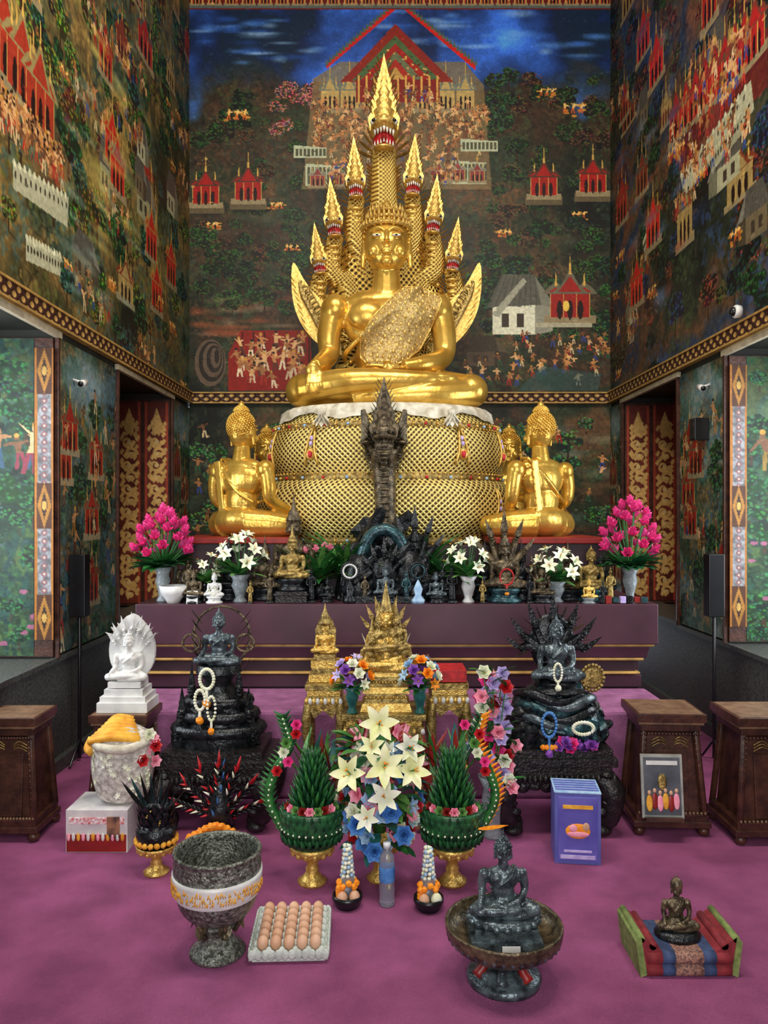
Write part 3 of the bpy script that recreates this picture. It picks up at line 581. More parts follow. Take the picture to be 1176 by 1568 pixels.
# ---------------------------------------------------------------- altar
b = B('altar_platform')
b.box((.02, 6.3, .51), (3.2, 2.8, 1.0), ALTARD)
b.box((.08, 6.35, .9), (3.26, 3.1, .252), ALTAR)
b.box((.08, 6.35, .768), (3.22, 3.07, .02), GTRIM)
b.box((.07, 6.35, .722), (3.16, 3.03, .075), ALTAR, top=(1.01, 1.01)); b.box((.06, 6.35, .676), (3.14, 3.03, .018), GTRIM); b.box((.05, 6.35, .63), (3.08, 2.97, .075), ALTARD); b.box((.05, 6.35, .588), (3.12, 3.02, .016), GTRIM)
b.box((.04, 6.365, .53), (3.18, 2.97, .08), ALTAR)
b.box((.03, 6.6, 1.19), (2.0, 2.5, .36), ALTARD)
for x in (-.99, 1.1): b.box((x, 5.47, 1.225), (.74, .7, .4), ALTARD); b.box((x, 5.46, 1.41), (.78, .74, .04), REDP)
b.box((-1.2, 6.8, 1.19), (.7, .8, .34), ALTARD); b.box((1.27, 6.8, 1.19), (.7, .8, .34), ALTARD)
b.end(bev=.006)
b = B('carpeted_step'); b.box((.025, 4.58, .245), (3.25, .57, .49), mat('step_carpet', (160, 96, 140), .95, 0, (128, 72, 110), 8, .8, 200)); b.end(bev=.02)

# naga throne
thr = [(.0, 0), (.84, 0), (.94, .1), (1.0, .25), (.97, .39), (.89, .465), (.87, .49), (.895, .54), (.92, .66), (.88, .81), (.81, .91), (.74, .985), (0, .995)]
thr2 = cr(thr[1:-1], 5)
def thr_r(z):
    return float(np.interp(z, [p[1] for p in thr2], [p[0] for p in thr2]))
b = B('naga_throne'); b.lathe((0, 0, 0), [(0, 0)]+thr2+[(0, .99)], THRONE, 96, 1, .74)
for z, h in ((.475, .034), (.85, .022), (.03, .03)):
    r = thr_r(z)+.008; b.lathe((0, 0, 0), [(r-.03, z-h), (r+.008, z-h*.9), (r+.01, z), (r+.008, z+h*.9), (r-.03, z+h)], GOLDD, 96, 1, .74, cap=False)
    for i in range(60):
        a = 2*pi*i/60; b.ell((cos(a)*(r+.012), sin(a)*(r+.012)*.74, z), (.016, .012, .012), (RED, GOLDB, LBLUE, GOLDB)[i % 4], seg=6, rings=4, rot=(0, 0, a))
    for i in range(120):
        a = 2*pi*i/120
        for k in (-1, 1): b.ell((cos(a)*(r+.01), sin(a)*(r+.01)*.74, z+k*h*.85), .009, GOLDB, seg=5, rings=4)
for a in (-pi/2-.62, -pi/2+.62, -pi/2-1.2, -pi/2+1.2, -pi/2-.95, -pi/2+.95):
    for z0, z1 in (((.06, .4),) if abs(abs(a+pi/2)-.95) < .01 else ((.56, .83),)):
        P = []
        for t in np.linspace(0, 1, 8): z = z0+(z1-z0)*t; r = thr_r(z)+.012; P.append((cos(a)*r, sin(a)*r*.74, z))
        for d in (-.06, .06): b.tube([(p[0]-sin(a)*d*(1-i/8), p[1]+cos(a)*d*.74*(1-i/8)-.004, p[2]) for i, p in enumerate(P)], .009, GOLDB, 6)
        p = P[2]; b.ell((p[0], p[1]-.004, p[2]), (.034, .02, .044), GOLDB, seg=10, rings=6); b.ell((p[0], p[1]-.016, p[2]), (.02, .014, .028), RED, seg=8, rings=5)
        for q in (4, 5): p = P[q]; b.ell((p[0], p[1]-.004, p[2]), (.014, .012, .018), LAV, seg=8, rings=5)
b.end((.02, 6.0, 1.37))
# cloth draped under the statue
v = []; f = []; n = 160
for i in range(n):
    a = 2*pi*i/n; d = .008+.055*abs(sin(a*4.0))**1.6+.005*sin(a*31); w = 1+.006*sin(a*37)
    for r, z in ((.6, .998), (.775, 1.0), (thr_r(.96)+.045, .975), (thr_r(.95-d*.4)+.034, .95-d*.4), (thr_r(.95-d)+.02, .95-d)): v.append((cos(a)*r*w, sin(a)*r*w*.74, z))
for i in range(n):
    j = (i+1) % n
    for k in range(4): f.append((i*5+k, j*5+k, j*5+k+1, i*5+k+1))
b = B('white_drape_cloth'); b.add(v, f, CLOTH)
for a in (-pi/2-.55, -pi/2+.55):
    p = Vector((cos(a)*.88, sin(a)*.88*.74, .93)); b.ell(p, (.03, .025, .03), CLOTH, noise=.1)
    for k in range(5): b.blade(p, ((k-2)*.3, -.3, -1), .12, .05, CLOTH, .2)
b.end((.02, 6.0, 1.375))

# main statue
b = B('golden_buddha_statue'); b.bud(T(), GOLD, GOLD, True)
for k in (-1, 1):
    b.ell((.073*k, -.178, 1.328), (.036, .012, .009), EYEW); b.ell((.073*k, -.188, 1.328), (.011, .005, .008), EYEB)
for z, r, n, h in ((1.44, .19, 30, .05), (1.5, .16, 26, .06), (1.56, .13, 20, .06)):
    b.lathe((0, .02, z), [(r-.02, -.012), (r, -.01), (r+.006, 0), (r, .012), (r-.02, .014)], GOLDB, 30, cap=False)
    for i in range(n): a = 2*pi*i/n; b.cone((cos(a)*r, .02+sin(a)*r, z), (cos(a)*r, .02+sin(a)*r, z+h), .018, GOLDB)
tree = BVHTree.FromPolygons([tuple(p) for p in BHI[0][0]], BHI[0][1])
# shoulder cloth: broad band from the left shoulder across the chest to the lap
def pl(P, n=44):
    P = [np.array(p) for p in P]; d = [0]
    for a_, b_ in zip(P[:-1], P[1:]): d.append(d[-1]+np.linalg.norm(b_-a_))
    t = np.linspace(0, d[-1], n); return [(float(np.interp(q, d, [p[0] for p in P])), float(np.interp(q, d, [p[1] for p in P]))) for q in t]
A = pl([(.14, .985), (.02, .85), (-.12, .68), (-.2, .56), (-.2, .42), (-.12, .34)]); C = pl([(.3, .965), (.4, .91), (.42, .85), (.36, .7), (.26, .5), (.16, .4), (.03, .335)])
v = []; f = []; nn = 22
for i in range(len(A)):
    for j in range(nn+1):
        t = j/nn; x = A[i][0]*(1-t)+C[i][0]*t; z = A[i][1]*(1-t)+C[i][1]*t
        h = tree.ray_cast(Vector((x, -2, z)), Vector((0, 1, 0))); y = h[0].y if h[0] else .0
        v.append([x, min(y, .06)-.016, z])
va = np.array(v).reshape(len(A), nn+1, 3)
for _ in range(2): va[1:-1, 1:-1, 1] = np.minimum(va[1:-1, 1:-1, 1], (va[:-2, 1:-1, 1]+va[2:, 1:-1, 1]+va[1:-1, :-2, 1]+va[1:-1, 2:, 1])/4)
va[:, :, 1] -= (.012*np.abs(np.sin(np.linspace(0, 1, nn+1)*13)))[None]
for i in range(len(A)-1):
    for j in range(nn): q = i*(nn+1)+j; f.append((q, q+1, q+nn+2, q+nn+1))
b.add(va.reshape(-1, 3), f, SASH)
for e in (0, nn): b.tube([tuple(p) for p in va[:, e]], .009, GOLDB, 6)
b.tube([tuple(p) for p in va[-1]], .009, GOLDB, 6); b.tube([tuple(p) for p in va[0]], .009, GOLDB, 6)
for i in range(3, len(A)-2, 3):
    for j in range(2, nn-1, 3): b.ell(tuple(va[i, j]), (.012, .006, .015), GOLDB, seg=6, rings=4)
b.end((.02, 6.0, 2.365))
# naga hood
b = B('seven_headed_naga_hood')
b.ell((0, .45, .95), (.46, .13, .84), HOOD, seg=28, rings=18)
b.ell((0, .36, .35), (.44, .2, .4), HOOD, seg=20)
HD = [(-.02, 2.29, .74, 0), (-.252, 1.87, .48, -.04), (.218, 1.89, .48, .04), (-.43, 1.55, .46, -.08), (.385, 1.58, .46, .08), (-.55, 1.24, .4, -.12), (.547, 1.265, .42, .12)]
for x, z, h, a in HD:
    hs = h*.98; r = .11 if abs(x) < .1 else .075
    b.tube(cr([(x*.5, .45, z*.35+.2), (x*.72, .44, z*.6+.2), (x*1.05, .38, z-.32*h/.46), (x, .36, z-.04)], 6), [r*1.6, r*1.5, r*1.1, r*.9], NECK, 12)
    for t in np.linspace(0, 1, 8):
        for k in (-1, 1): b.blade((x+k*r*.8, .34, z-.3*h-t*.2), (k, 0, .6), .08, .06, GOLDB, .4)
    for t in range(5): b.ell((x, .30+.01*t, z-.28*h-t*.05), (r*.7, .03, .02), GOLDB, seg=8, rings=4)
    b.nhead(T(x, .32, z, ry=a, s=hs, sx=1.22, sy=1.22), GOLDB, True)
for k in (-1, 1):
    L = T(0, .2, 0, sx=k)
    out = [(x, z) for x, z in cr([(.36, .5), (.5, .56), (.62, .66), (.72, .82), (.765, 1.02), (.755, 1.25), (.67, 1.12), (.6, 1.02), (.5, .93), (.4, .88)], 4)]
    b.plate(out, .05, GOLDB, L)
    for j in range(9):
        t = j/8; p0 = (k*(.42+.2*t), .165, .58+.34*t); b.tube(cr([p0, (k*(.5+.17*t), .155, .64+.32*t), (k*(.56+.14*t), .16, .78+.3*t), (k*(.5+.18*t), .16, .84+.26*t)], 4), [.018, .014, .006], GOLDD, 6)
        b.blade((k*(.62+.12*t), .19, .64+.45*t), (k, 0, .9), .1, .07, GOLDB, .5)
        b.tube([(k*(.45+.2*t+.03*cos(q)), .165, .7+.33*t+.03*sin(q)) for q in np.linspace(0, 5, 9)], .006, GOLDD, 5)
for i in range(26):
    for k in (-1, 1): b.ell((k*(.46*sin(i/26*pi)), .36, .2+1.5*i/26), .022, GOLDB, seg=6, rings=4)
b.end((.02, 6.05, 2.365))

# side statues
def side_buddha(x, y, z, s, rz, m=GOLD):
    b = B('golden_disciple_statue'); b.bud(T(), m, m, True); b.end((x, y, z), rz).scale = (s*.97, s, s*1.02)
side_buddha(-1.0, 5.46, 1.425, .56, radians(150)); side_buddha(1.1, 5.46, 1.425, .56, radians(-152))
side_buddha(-1.04, 6.85, 1.36, .6, radians(15)); side_buddha(1.11, 6.85, 1.36, .6, radians(-15))

# bronze naga in front of throne
b = B('bronze_naga_figure')
b.rock((0, 0, 0), .24, .13, .5, BLACK, 30, .3)
b.tube(cr([(0, .02, .4), (.01, 0, .6), (0, .02, .85), (0, -.01, 1.0)], 6), [.085, .07, .08, .11], BRONZE, 12)
for i in range(12): z = .5+i*.045; b.ell((0, -.065, z), (.045, .02, .014), BRONZE, seg=8, rings=4)
b.nhead(T(0, -.02, 1.02, s=.46, sx=1.45, sy=1.2), BRONZE, False)
for k in (-1, 1):
    for s_, dz in ((.34, -.04), (.28, -.13)): b.nhead(T(k*(.095-.02*(dz < -.1)), .03, 1.04+dz, rz=k*.5, ry=k*.2, s=s_), BRONZE, False, .8, True)
    for j in range(7): b.blade((k*.07, 0, .9+j*.03), (k, 0, .8), .12, .07, BRONZE, .6)
b.nhead(T(0, -.08, .9, s=.24), BRONZE, False, .8, True)
b.end((.0, 5.16, 1.026))
b = B('arched_rock_shrine'); b.rock((-.16, 0, 0), .12, .1, .3, BLACK, 20); b.rock((.16, 0, 0), .12, .1, .32, BLACK, 20)
b.tube(cr([(-.16, 0, .22), (-.1, 0, .4), (0, 0, .46), (.1, 0, .4), (.16, 0, .22)], 5), .04, TEAL, 8)
b.rock((0, .0, .02), .13, .08, .3, BLACK, 20)
b.hood((0, -.06, .2), .1, .1, 5, BLACK, .1); b.ell((0, -.05, .15), (.09, .05, .14), BLACK, noise=.1); b.box((0, -.03, .02), (.5, .2, .04), BLACK)
b.end((.0, 4.98, 1.028))
# ---------------------------------------------------------------- flowers / offerings
def vase(b, h, r, m, c=(0, 0, 0)): b.lathe(c, [(0, 0), (r*.7, 0), (r*.75, h*.04), (r*.45, h*.18), (r*.6, h*.35), (r*.85, h*.6), (r*.7, h*.8), (r*1.1, h), (r*.95, h), (r*.5, h*.75), (0, h*.7)], m, 16)
def lotus_vase(x, y, z, hh):
    b = B('pink_lotus_bouquet'); vase(b, .22, .055, GLASSV)
    for i in range(50): a = R.uniform(0, 6.3); b.blade((cos(a)*.03, sin(a)*.03, .22), (cos(a), sin(a), R.uniform(.1, .9)), .19, .08, GREEN if i % 2 else GREEND, -.5)
    def f(p, d, i): b.tube([(0, 0, .2), p], .004, GREEN, 5); b.lotus(p, d+Vector((0, 0, .8)), .058, PINK)
    b.dome((0, 0, .3), .15, .12, hh-.38, 30, f, -.05); b.lotus((0, 0, hh-.06), (0, 0, 1), .06, PINK); b.lotus((.05, 0, hh-.09), (.1, 0, 1), .06, PINK)
    b.end((x, y, z))
lotus_vase(-1.42, 4.95, 1.026, .62); lotus_vase(1.58, 4.95, 1.026, .67)
def lily_vase(x, y, z, hh, vm, w=.12, n=9):
    b = B('white_lily_bouquet'); vase(b, hh*.42, w*.45, vm)
    for i in range(36): a = R.uniform(0, 6.3); b.blade((0, 0, hh*.4), (cos(a), sin(a), R.uniform(.1, 1.2)), w*1.4, .05, GREENL if i % 2 else GREEN, -.5)
    def f(p, d, i): b.tube([(0, 0, hh*.35), p], .003, GREEN, 5); b.lily(p, d+Vector((0, -.4, .3)), w*.42, LILY)
    b.dome((0, 0, hh*.55), w, w*.8, hh*.45, n, f, 0); b.end((x, y, z))
lily_vase(-.92, 4.92, 1.026, .42, GLASSV, .14, 12); lily_vase(.535, 4.9, 1.026, .4, WHITE, .12, 11); lily_vase(1.1, 4.92, 1.026, .32, GLASSV, .14, 12); lily_vase(-1.16, 4.98, 1.026, .28, DKGLASS, .1, 7)
def foliage(x, y, z, r, h, m=GREEN, n=40, fl=None):
    b = B('potted_foliage'); b.lathe((0, 0, 0), [(0, 0), (r*.35, 0), (r*.45, h*.2), (r*.4, h*.2), (0, h*.18)], BLACK, 12)
    for i in range(n): a = R.uniform(0, 6.3); e = R.uniform(.2, 2); b.blade((0, 0, h*.2), (cos(a), sin(a), e), h*.75*R.uniform(.6, 1), .045, m if i % 3 else GREENL, -.7)
    if fl:
        for i in range(5): a = R.uniform(0, 6.3); b.lotus((cos(a)*r*.6, sin(a)*r*.6-.03, h*R.uniform(.5, .8)), (cos(a)*.3, -.3, 1), .04, fl)
    b.end((x, y, z))
foliage(-.43, 5.1, 1.026, .14, .54, GREEN, 54, PINKL); foliage(.42, 5.1, 1.026, .14, .5, GREEN, 54); foliage(-.27, 5.22, 1.026, .1, .66, GREEN, 50); foliage(.26, 5.22, 1.026, .1, .64, GREEN, 50)
def figurine(name, x, y, z, h, m, base=BLACK, crown=False, rz=0, ring=None, hood=0, red=False):
    b = B(name); bh = h*.22; b.lathe((0, 0, 0), [(0, 0), (h*.26, 0), (h*.27, bh*.2), (h*.2, bh*.4), (h*.2, bh*.6), (h*.26, bh*.85), (h*.25, bh), (0, bh)], base, 16)
    s_ = h*.78/1.78; b.bud(T(0, 0, bh, s=s_), m)
    if crown: b.lathe((0, 0, bh+s_*1.45), [(s_*.2, 0), (s_*.2, s_*.06), (s_*.14, s_*.14), (s_*.15, s_*.2), (s_*.08, s_*.3), (s_*.03, s_*.5), (0, s_*.75)], m, 10)
    if hood: b.hood((0, h*.06, bh+s_*.9), s_*.75, s_*.95, hood, m, s_*.75, True, red)
    if ring: b.garland((0, -h*.2, bh+s_*.4), h*.1, h*.12, ring, h*.016)
    b.end((x, y, z), rz)
def standing(name, x, y, z, h, m):
    """slim standing robed figurine on a round base"""
    b = B(name); b.lathe((0, 0, 0), [(0, 0), (h*.16, 0), (h*.15, h*.05), (h*.1, h*.07), (0, h*.07)], BLACK, 12)
    b.lathe((0, 0, h*.06), cr([(h*.09, 0), (h*.085, h*.2), (h*.075, h*.42), (h*.1, h*.6), (h*.11, h*.68), (h*.04, h*.74), (h*.035, h*.78)], 3), m, 12, 1, .65)
    b.ell((0, 0, h*.88), (h*.055, h*.06, h*.07), m); b.cone((0, 0, h*.93), (0, 0, h*1.05), h*.03, m)
    for k in (-1, 1): b.tube(cr([(k*h*.1, 0, h*.72), (k*h*.13, -.01, h*.55), (k*h*.05, -h*.08, h*.5)], 4), h*.025, m, 6)
    b.end((x, y, z))
figurine('gold_crowned_figurine', -.585, 4.92, 1.1, .36, GOLDD, BLACK, True); b = B('black_plinth'); b.box((-.585, 4.92, 1.063), (.2, .15, .072), BLKW); b.box((-.585, 4.92, 1.08), (.22, .17, .012), BLKW); b.end(bev=.003)
figurine('bronze_buddha_figurine', .01, 4.86, 1.027, .24, PEWTER, BLACK)
figurine('black_spired_figurine', .2, 5.0, 1.05, .42, BLACK, BLACK, True, hood=5); figurine('black_crowned_figurine', -.6, 5.12, 1.026, .6, BRONZE, BLACK, True)
figurine('gold_buddha_figurine', 1.34, 4.98, 1.026, .36, GOLDD, TEAL); figurine('bronze_crowned_figurine', .77, 4.92, 1.026, .42, BRONZE, TEAL, True, hood=5, ring=RED)
figurine('gold_small_figurine', 1.29, 4.85, 1.026, .16, GOLDB, GLASSV); figurine('dark_naga_figurine', 1.0, 4.88, 1.026, .24, BRONZE, BLACK, hood=5); figurine('dark_small_figurine', -1.2, 4.86, 1.026, .22, BRONZE, BLACK)
figurine('silver_figurine', -1.07, 4.86, 1.026, .2, WHITE, WHITE, ring=LILY)
for x, y, h, m in ((.38, 5.0, .3, BLACK), (-.78, 5.05, .36, BRONZE), (.66, 5.05, .34, BLACK), (1.2, 5.03, .34, BRONZE), (-.36, 4.9, .16, BLACK), (.33, 4.88, .2, PEWTER), (-1.28, 5.02, .32, BRONZE), (.9, 5.05, .34, BLACK), (-1.02, 5.06, .36, BLACK), (1.42, 5.05, .3, BLACK)):
    figurine('dark_seated_figurine', x, y, 1.026, h, m, BLACK, h > .32)
for x, y, h, m in ((-.72, 4.86, .2, BRONZE), (-.46, 4.88, .22, BLACK), (.43, 4.87, .24, BLACK), (.62, 4.85, .15, GOLDD), (.92, 4.86, .18, BLACK), (1.44, 4.9, .22, GOLDD), (-1.25, 4.92, .26, BRONZE), (.14, 4.86, .2, TEAL), (-.12, 4.87, .18, BRONZE), (1.38, 4.86, .14, BLACK), (-.84, 4.84, .14, GOLDD)):
    standing('standing_figurine', x, y, 1.026, h, m)
for x, m in ((-.215, BLACK), (.215, LBLUE)):
    b = B('ring_offering_stand'); b.lathe((0, 0, 0), [(0, 0), (.04, 0), (.045, .02), (.02, .05), (.03, .09), (.012, .13), (0, .15)], m, 12); b.garland((0, 0, .2), .042, .042, WHITE if x < 0 else TEAL, .007, 24, 0); b.garland((0, .01, .2), .054, .054, BLACK, .01, 24, 0); b.end((x, 4.86, 1.026))
b = B('white_offering_bowl'); b.lathe((0, 0, 0), [(0, 0), (.04, 0), (.05, .02), (.08, .06), (.09, .11), (.08, .11), (.06, .05), (0, .04)], WHITE, 20); b.end((-1.33, 4.87, 1.026))
b = B('white_card'); b.box((0, 0, .04), (.07, .004, .08), WHITE, rot=(-.2, 0, 0)); b.end((-1.2, 4.82, 1.026))
b = B('small_offering_boxes')
for i in range(7): b.box((i*.045, R.uniform(-.01, .01), .025), (.035, .03, R.uniform(.03, .05)), (BLACK, REDP, TEAL, LAV)[i % 4])
b.end((1.36, 4.83, 1.026), bev=.002)

# lotus shaped white naga buddha
def pedestal(x, y, h, w, rz=0):
    b = B('wooden_pedestal')
    for sx in (-1, 1):
        for sy in (-1, 1): b.ell((sx*w*.46, sy*w*.42, .025), (.03, .03, .026), WOOD)
    b.box((0, 0, .06), (w*1.1, w, .03), WOOD); b.box((0, 0, .09), (w*1.02, w*.93, .035), WOOD)
    b.box((0, 0, .1+(h-.2)/2), (w*.86, w*.78, h-.2), WOOD, top=(.82, .82))
    for sx in (-1, 1):
        for sy in (-1, 1): b.tube([(sx*w*.47, sy*w*.43, .1), (sx*w*.37, sy*w*.34, h-.08)], .018, WOOD, 6)
    b.box((0, 0, h-.075), (w*.86, w*.8, .03), WOOD); b.box((0, 0, h-.045), (w*.94, w*.87, .02), WOODL); b.box((0, 0, h-.02), (w, w*.93, .04), WOOD); b.box((0, 0, h), (w*.92, w*.85, .006), WOODL)
    n = 18
    for i in range(n): b.ell((-w*.42+w*.84*i/(n-1), -w*.415, h-.1), .008, WOOD, seg=5, rings=4); b.ell((-w*.47+w*.94*i/(n-1), -w*.47, .115), .008, WOODL, seg=5, rings=4)
    for sx in (-1, 1):
        for i in range(14): t = i/13; b.ell((sx*w*(.45-.09*t), -w*(.41-.07*t)-.014, .13+(h-.25)*t), .007, WOODL, seg=5, rings=4)
    for k in (-1, 1):
        for i in range(3): b.tube(cr([(k*.02, -w*.345, h-.14-i*.01), (k*.05, -w*.35, h-.12-i*.015), (k*.09, -w*.35, h-.14-i*.015)], 3), .004, GOLDD, 4)
    b.box((0, -w*.375, h*.45), (w*.5, .012, h*.5), WOOD, rot=(-.08, 0, 0))
    b.end((x, y, 0), rz, .003)
pedestal(-1.36, 4.07, .56, .3); pedestal(1.43, 3.96, .6, .34, -.05); pedestal(1.88, 3.86, .61, .36); pedestal(-1.83, 3.86, .6, .28)
b = B('white_naga_buddha'); 
for i, (w, h) in enumerate(((.26, .05), (.235, .04), (.2, .035), (.17, .03))): b.box((0, 0, .04*i+h/2), (w, w*.8, h), WHITE)
b.bud(T(0, 0, .15, s=.15), WHITE); b.hood((0, .06, .3), .095, .1, 7, WHITE, .085)
b.plate(cr([(-.07, .15), (-.115, .23), (-.12, .33), (-.08, .42), (0, .49), (.08, .42), (.12, .33), (.115, .23), (.07, .15)], 3), .025, WHITE, T(0, .07, 0))
for i in range(9): a = (i-4)*.26; b.blade((sin(a)*.1, .06, .31+cos(a)*.08), (sin(a), 0, cos(a)), .07, .06, WHITE, .2)
b.end((-1.35, 4.07, .565), bev=.003)
# sack figure on poster box
b = B('poster_box'); b.box((0, .12, .1), (.29, .24, .2), mat('poster_print', (226, 224, 220), .4, 0, (196, 190, 196), 10)); b.box((0, -.003, .045), (.28, .006, .08), REDP); b.box((0, -.003, .15), (.26, .006, .03), mat('poster_text', (200, 70, 70), .4, 0, (240, 235, 240), 90)); b.box((.08, -.005, .12), (.06, .006, .1), mat('portrait_print', (170, 120, 90), .4, 0, (60, 50, 50), 20))
for i in range(12): b.ell((-.13+i*.023, -.006, .075), (.009, .003, .02), (PINKL, WHITE, SAFF)[i % 3], seg=6)
b.end((-1.35, 3.62, 0), bev=.002)
b = B('robed_offering_sack'); b.lathe((0, 0, 0), cr([(.08, 0), (.12, .03), (.145, .12), (.15, .2), (.14, .28), (.12, .33), (.05, .37), (0, .38)], 4), LACE, 24, 1, .75)
b.tube(cr([(-.14, -.02, .29), (-.06, -.11, .285), (.06, -.11, .28), (.14, -.02, .3)], 5), .022, CLOTH, 8)
for i in range(7): b.tube(cr([(-.14+i*.012, -.06+i*.012, .3+i*.012), (-.03, -.1+i*.02, .33+i*.011), (.1-i*.01, -.06+i*.015, .31+i*.012)], 4), .018, SAFF, 8)
b.tube(cr([(-.15, 0, .3), (-.16, -.03, .26), (-.13, -.06, .25)], 4), .02, SAFF, 8)
for i in range(9): b.rose((.12+R.uniform(-.02, .05), -.05+R.uniform(-.05, .05), .33-i*.02), (.6, -.8, .3), .035, R.choice([PINKL, LILY, RED]))
for i in range(40): a = R.uniform(-2.8, -.3); z = R.uniform(.05, .27); b.ring((cos(a)*.145, sin(a)*.115, z), (cos(a), sin(a), .1), .016, LILY, 5, 1.3, .6, 0, 0, 2)
b.end((-1.27, 3.75, .2))

# black carved tables
def black_table(x, y, w, d, h):
    b = B('carved_black_table'); b.box((0, 0, h-.02), (w, d, .04), BLKW); b.box((0, 0, h-.055), (w*.92, d*.92, .04), BLKW); b.box((0, 0, h-.1), (w*.96, d*.96, .06), BLKW)
    for i in range(22): b.ell((-w*.47+w*.94*i/21, -d*.49, h-.1), (.014, .012, .026), BLKW, seg=6, rings=5)
    for sx in (-1, 1):
        for sy in (-1, 1):
            b.tube(cr([(sx*w*.38, sy*d*.38, h-.1), (sx*w*.46, sy*d*.44, h*.55), (sx*w*.43, sy*d*.42, h*.22), (sx*w*.35, sy*d*.36, .07), (sx*w*.38, sy*d*.4, .03)], 5), [.06, .065, .05, .032, .042], BLKW, 10)
            b.ell((sx*w*.38, sy*d*.41, .03), (.05, .05, .03), BLKW)
            for k in range(5): b.ell((sx*w*(.4+.04*sin(k)), sy*d*.5, h*.8-k*.045), (.03, .02, .02), BLKW, seg=7, noise=.2)
    for k in range(7): b.ell((-w*.3+w*.1*k, -d*.46, h-.14), (.035, .012, .03-.012*abs(sin(k*1.5))), BLKW, seg=8)
    b.end((x, y, 0), bev=.004)
black_table(-.86, 4.02, .58, .4, .36); black_table(.86, 3.98, .58, .4, .385)
# left black naga shrine
b = B('black_naga_buddha_shrine'); b.box((0, 0, .02), (.5, .36, .04), BLKW); b.rock((0, 0, .04), .2, .16, .22, BLACK, 34)
for t, r in ((.06, .2), (.13, .17), (.2, .14)): b.tube([(cos(a)*r*1.1, sin(a)*r*.7, .06+t) for a in np.linspace(0, 2*pi, 24)], .032, BLACK, 8)
for k in (-1, 1):
    for dx, z, s_ in ((.17, .2, .15), (.19, .1, .13), (.12, .33, .13)):
        b.tube(cr([(k*.05, 0, z-.05), (k*dx*.9, -.05, z-.06), (k*dx, -.08, z)], 4), .022, BLACK, 8); b.nhead(T(k*dx, -.09, z, rz=k*.4, s=s_), BLACK, False, 1, True)
b.lathe((0, 0, .25), [(.12, 0), (.13, .03), (.09, .06), (.08, .12), (.12, .16), (.11, .2), (0, .2)], BLACK, 18)
b.bud(T(0, -.01, .45, s=.165), PEWTER); b.tube([(sin(a)*.15, .07, .58+cos(a)*.16) for a in np.linspace(-2.6, 2.6, 22)], .007, BRONZE, 6)
for k in (-1, 1):
    b.tube([(k*.14+sin(a)*.045, -.02, .56+cos(a)*.045) for a in np.linspace(0, 2*pi, 18)], .007, BRONZE, 6)
    for j in range(6): b.blade((k*.1, .05, .4+j*.05), (k, 0, 1), .1, .03, BLACK, .4)
b.garland((-.03, -.15, .4), .035, .05, LILY, .01, 22, .07); b.garland((-.06, -.17, .3), .025, .05, LILY, .009, 20, .05); b.garland((.0, -.18, .26), .02, .06, LILY, .008, 18, .05)
b.end((-.86, 4.02, .36), bev=.002)
# right teal shrine: rocky cavern with a seated buddha under a spread naga hood
b = B('patina_naga_buddha_shrine'); b.box((0, 0, .02), (.5, .36, .04), BLKW); b.rock((0, 0, .04), .2, .15, .26, TEAL, 60, .34)
for k in (-1, 1): b.rock((k*.15, -.02, .04), .09, .12, .2, BLACK, 16, .4)
for i in range(7):
    z = .1+i*.03; k = 1 if i % 2 else -1; b.tube(cr([(k*.2, .0, z), (k*.15, -.12, z+.03), (k*.02, -.16, z-.01), (-k*.12, -.12, z+.02)], 4), [.02, .026, .012], (BLACK, TEAL, PEWTER)[i % 3], 8)
b.lathe((0, -.02, .29), [(.13, 0), (.15, .02), (.11, .04), (.12, .06), (.1, .075), (0, .075)], BLACK, 18)
b.bud(T(0, -.05, .365, s=.185), PEWTER)
b.ell((0, .06, .53), (.12, .03, .16), BLACK, seg=16); b.hood((0, .04, .52), .17, .12, 7, BLACK, .13, spread=1.7)
for i in range(19): a = (i-9)*.22; b.blade((sin(a)*.12, .07, .53+cos(a)*.12), (sin(a), 0, cos(a)), .09, .04, BLACK, .2)
b.garland((-.02, -.17, .42), .02, .045, LILY, .007, 20, .03, LILY); b.garland((-.07, -.2, .17), .035, .06, BLUE, .009, 22, .08, PURP); b.garland((.1, -.19, .15), .05, .03, LILY, .01, 22, 0)
b.lathe((.17, -.08, .38), [(.0, 0), (.05, .0), (.055, .01), (.05, .02), (0, .02)], GOLDD, 16, rot=(pi/2, 0, 0)); b.garland((.17, -.1, .38), .055, .065, GOLDD, .01, 20, 0)
for i in range(20): b.rose((R.uniform(-.05, .16), R.uniform(-.21, -.15), .04+R.uniform(0, .05)), (R.uniform(-.4, .4), -.7, .8), .035, (PURP, PINK, PURP)[i % 3])
for i in range(4): b.mari((-.1+i*.02, -.2, .06), .014)
b.end((.88, 3.98, .385), bev=.002)

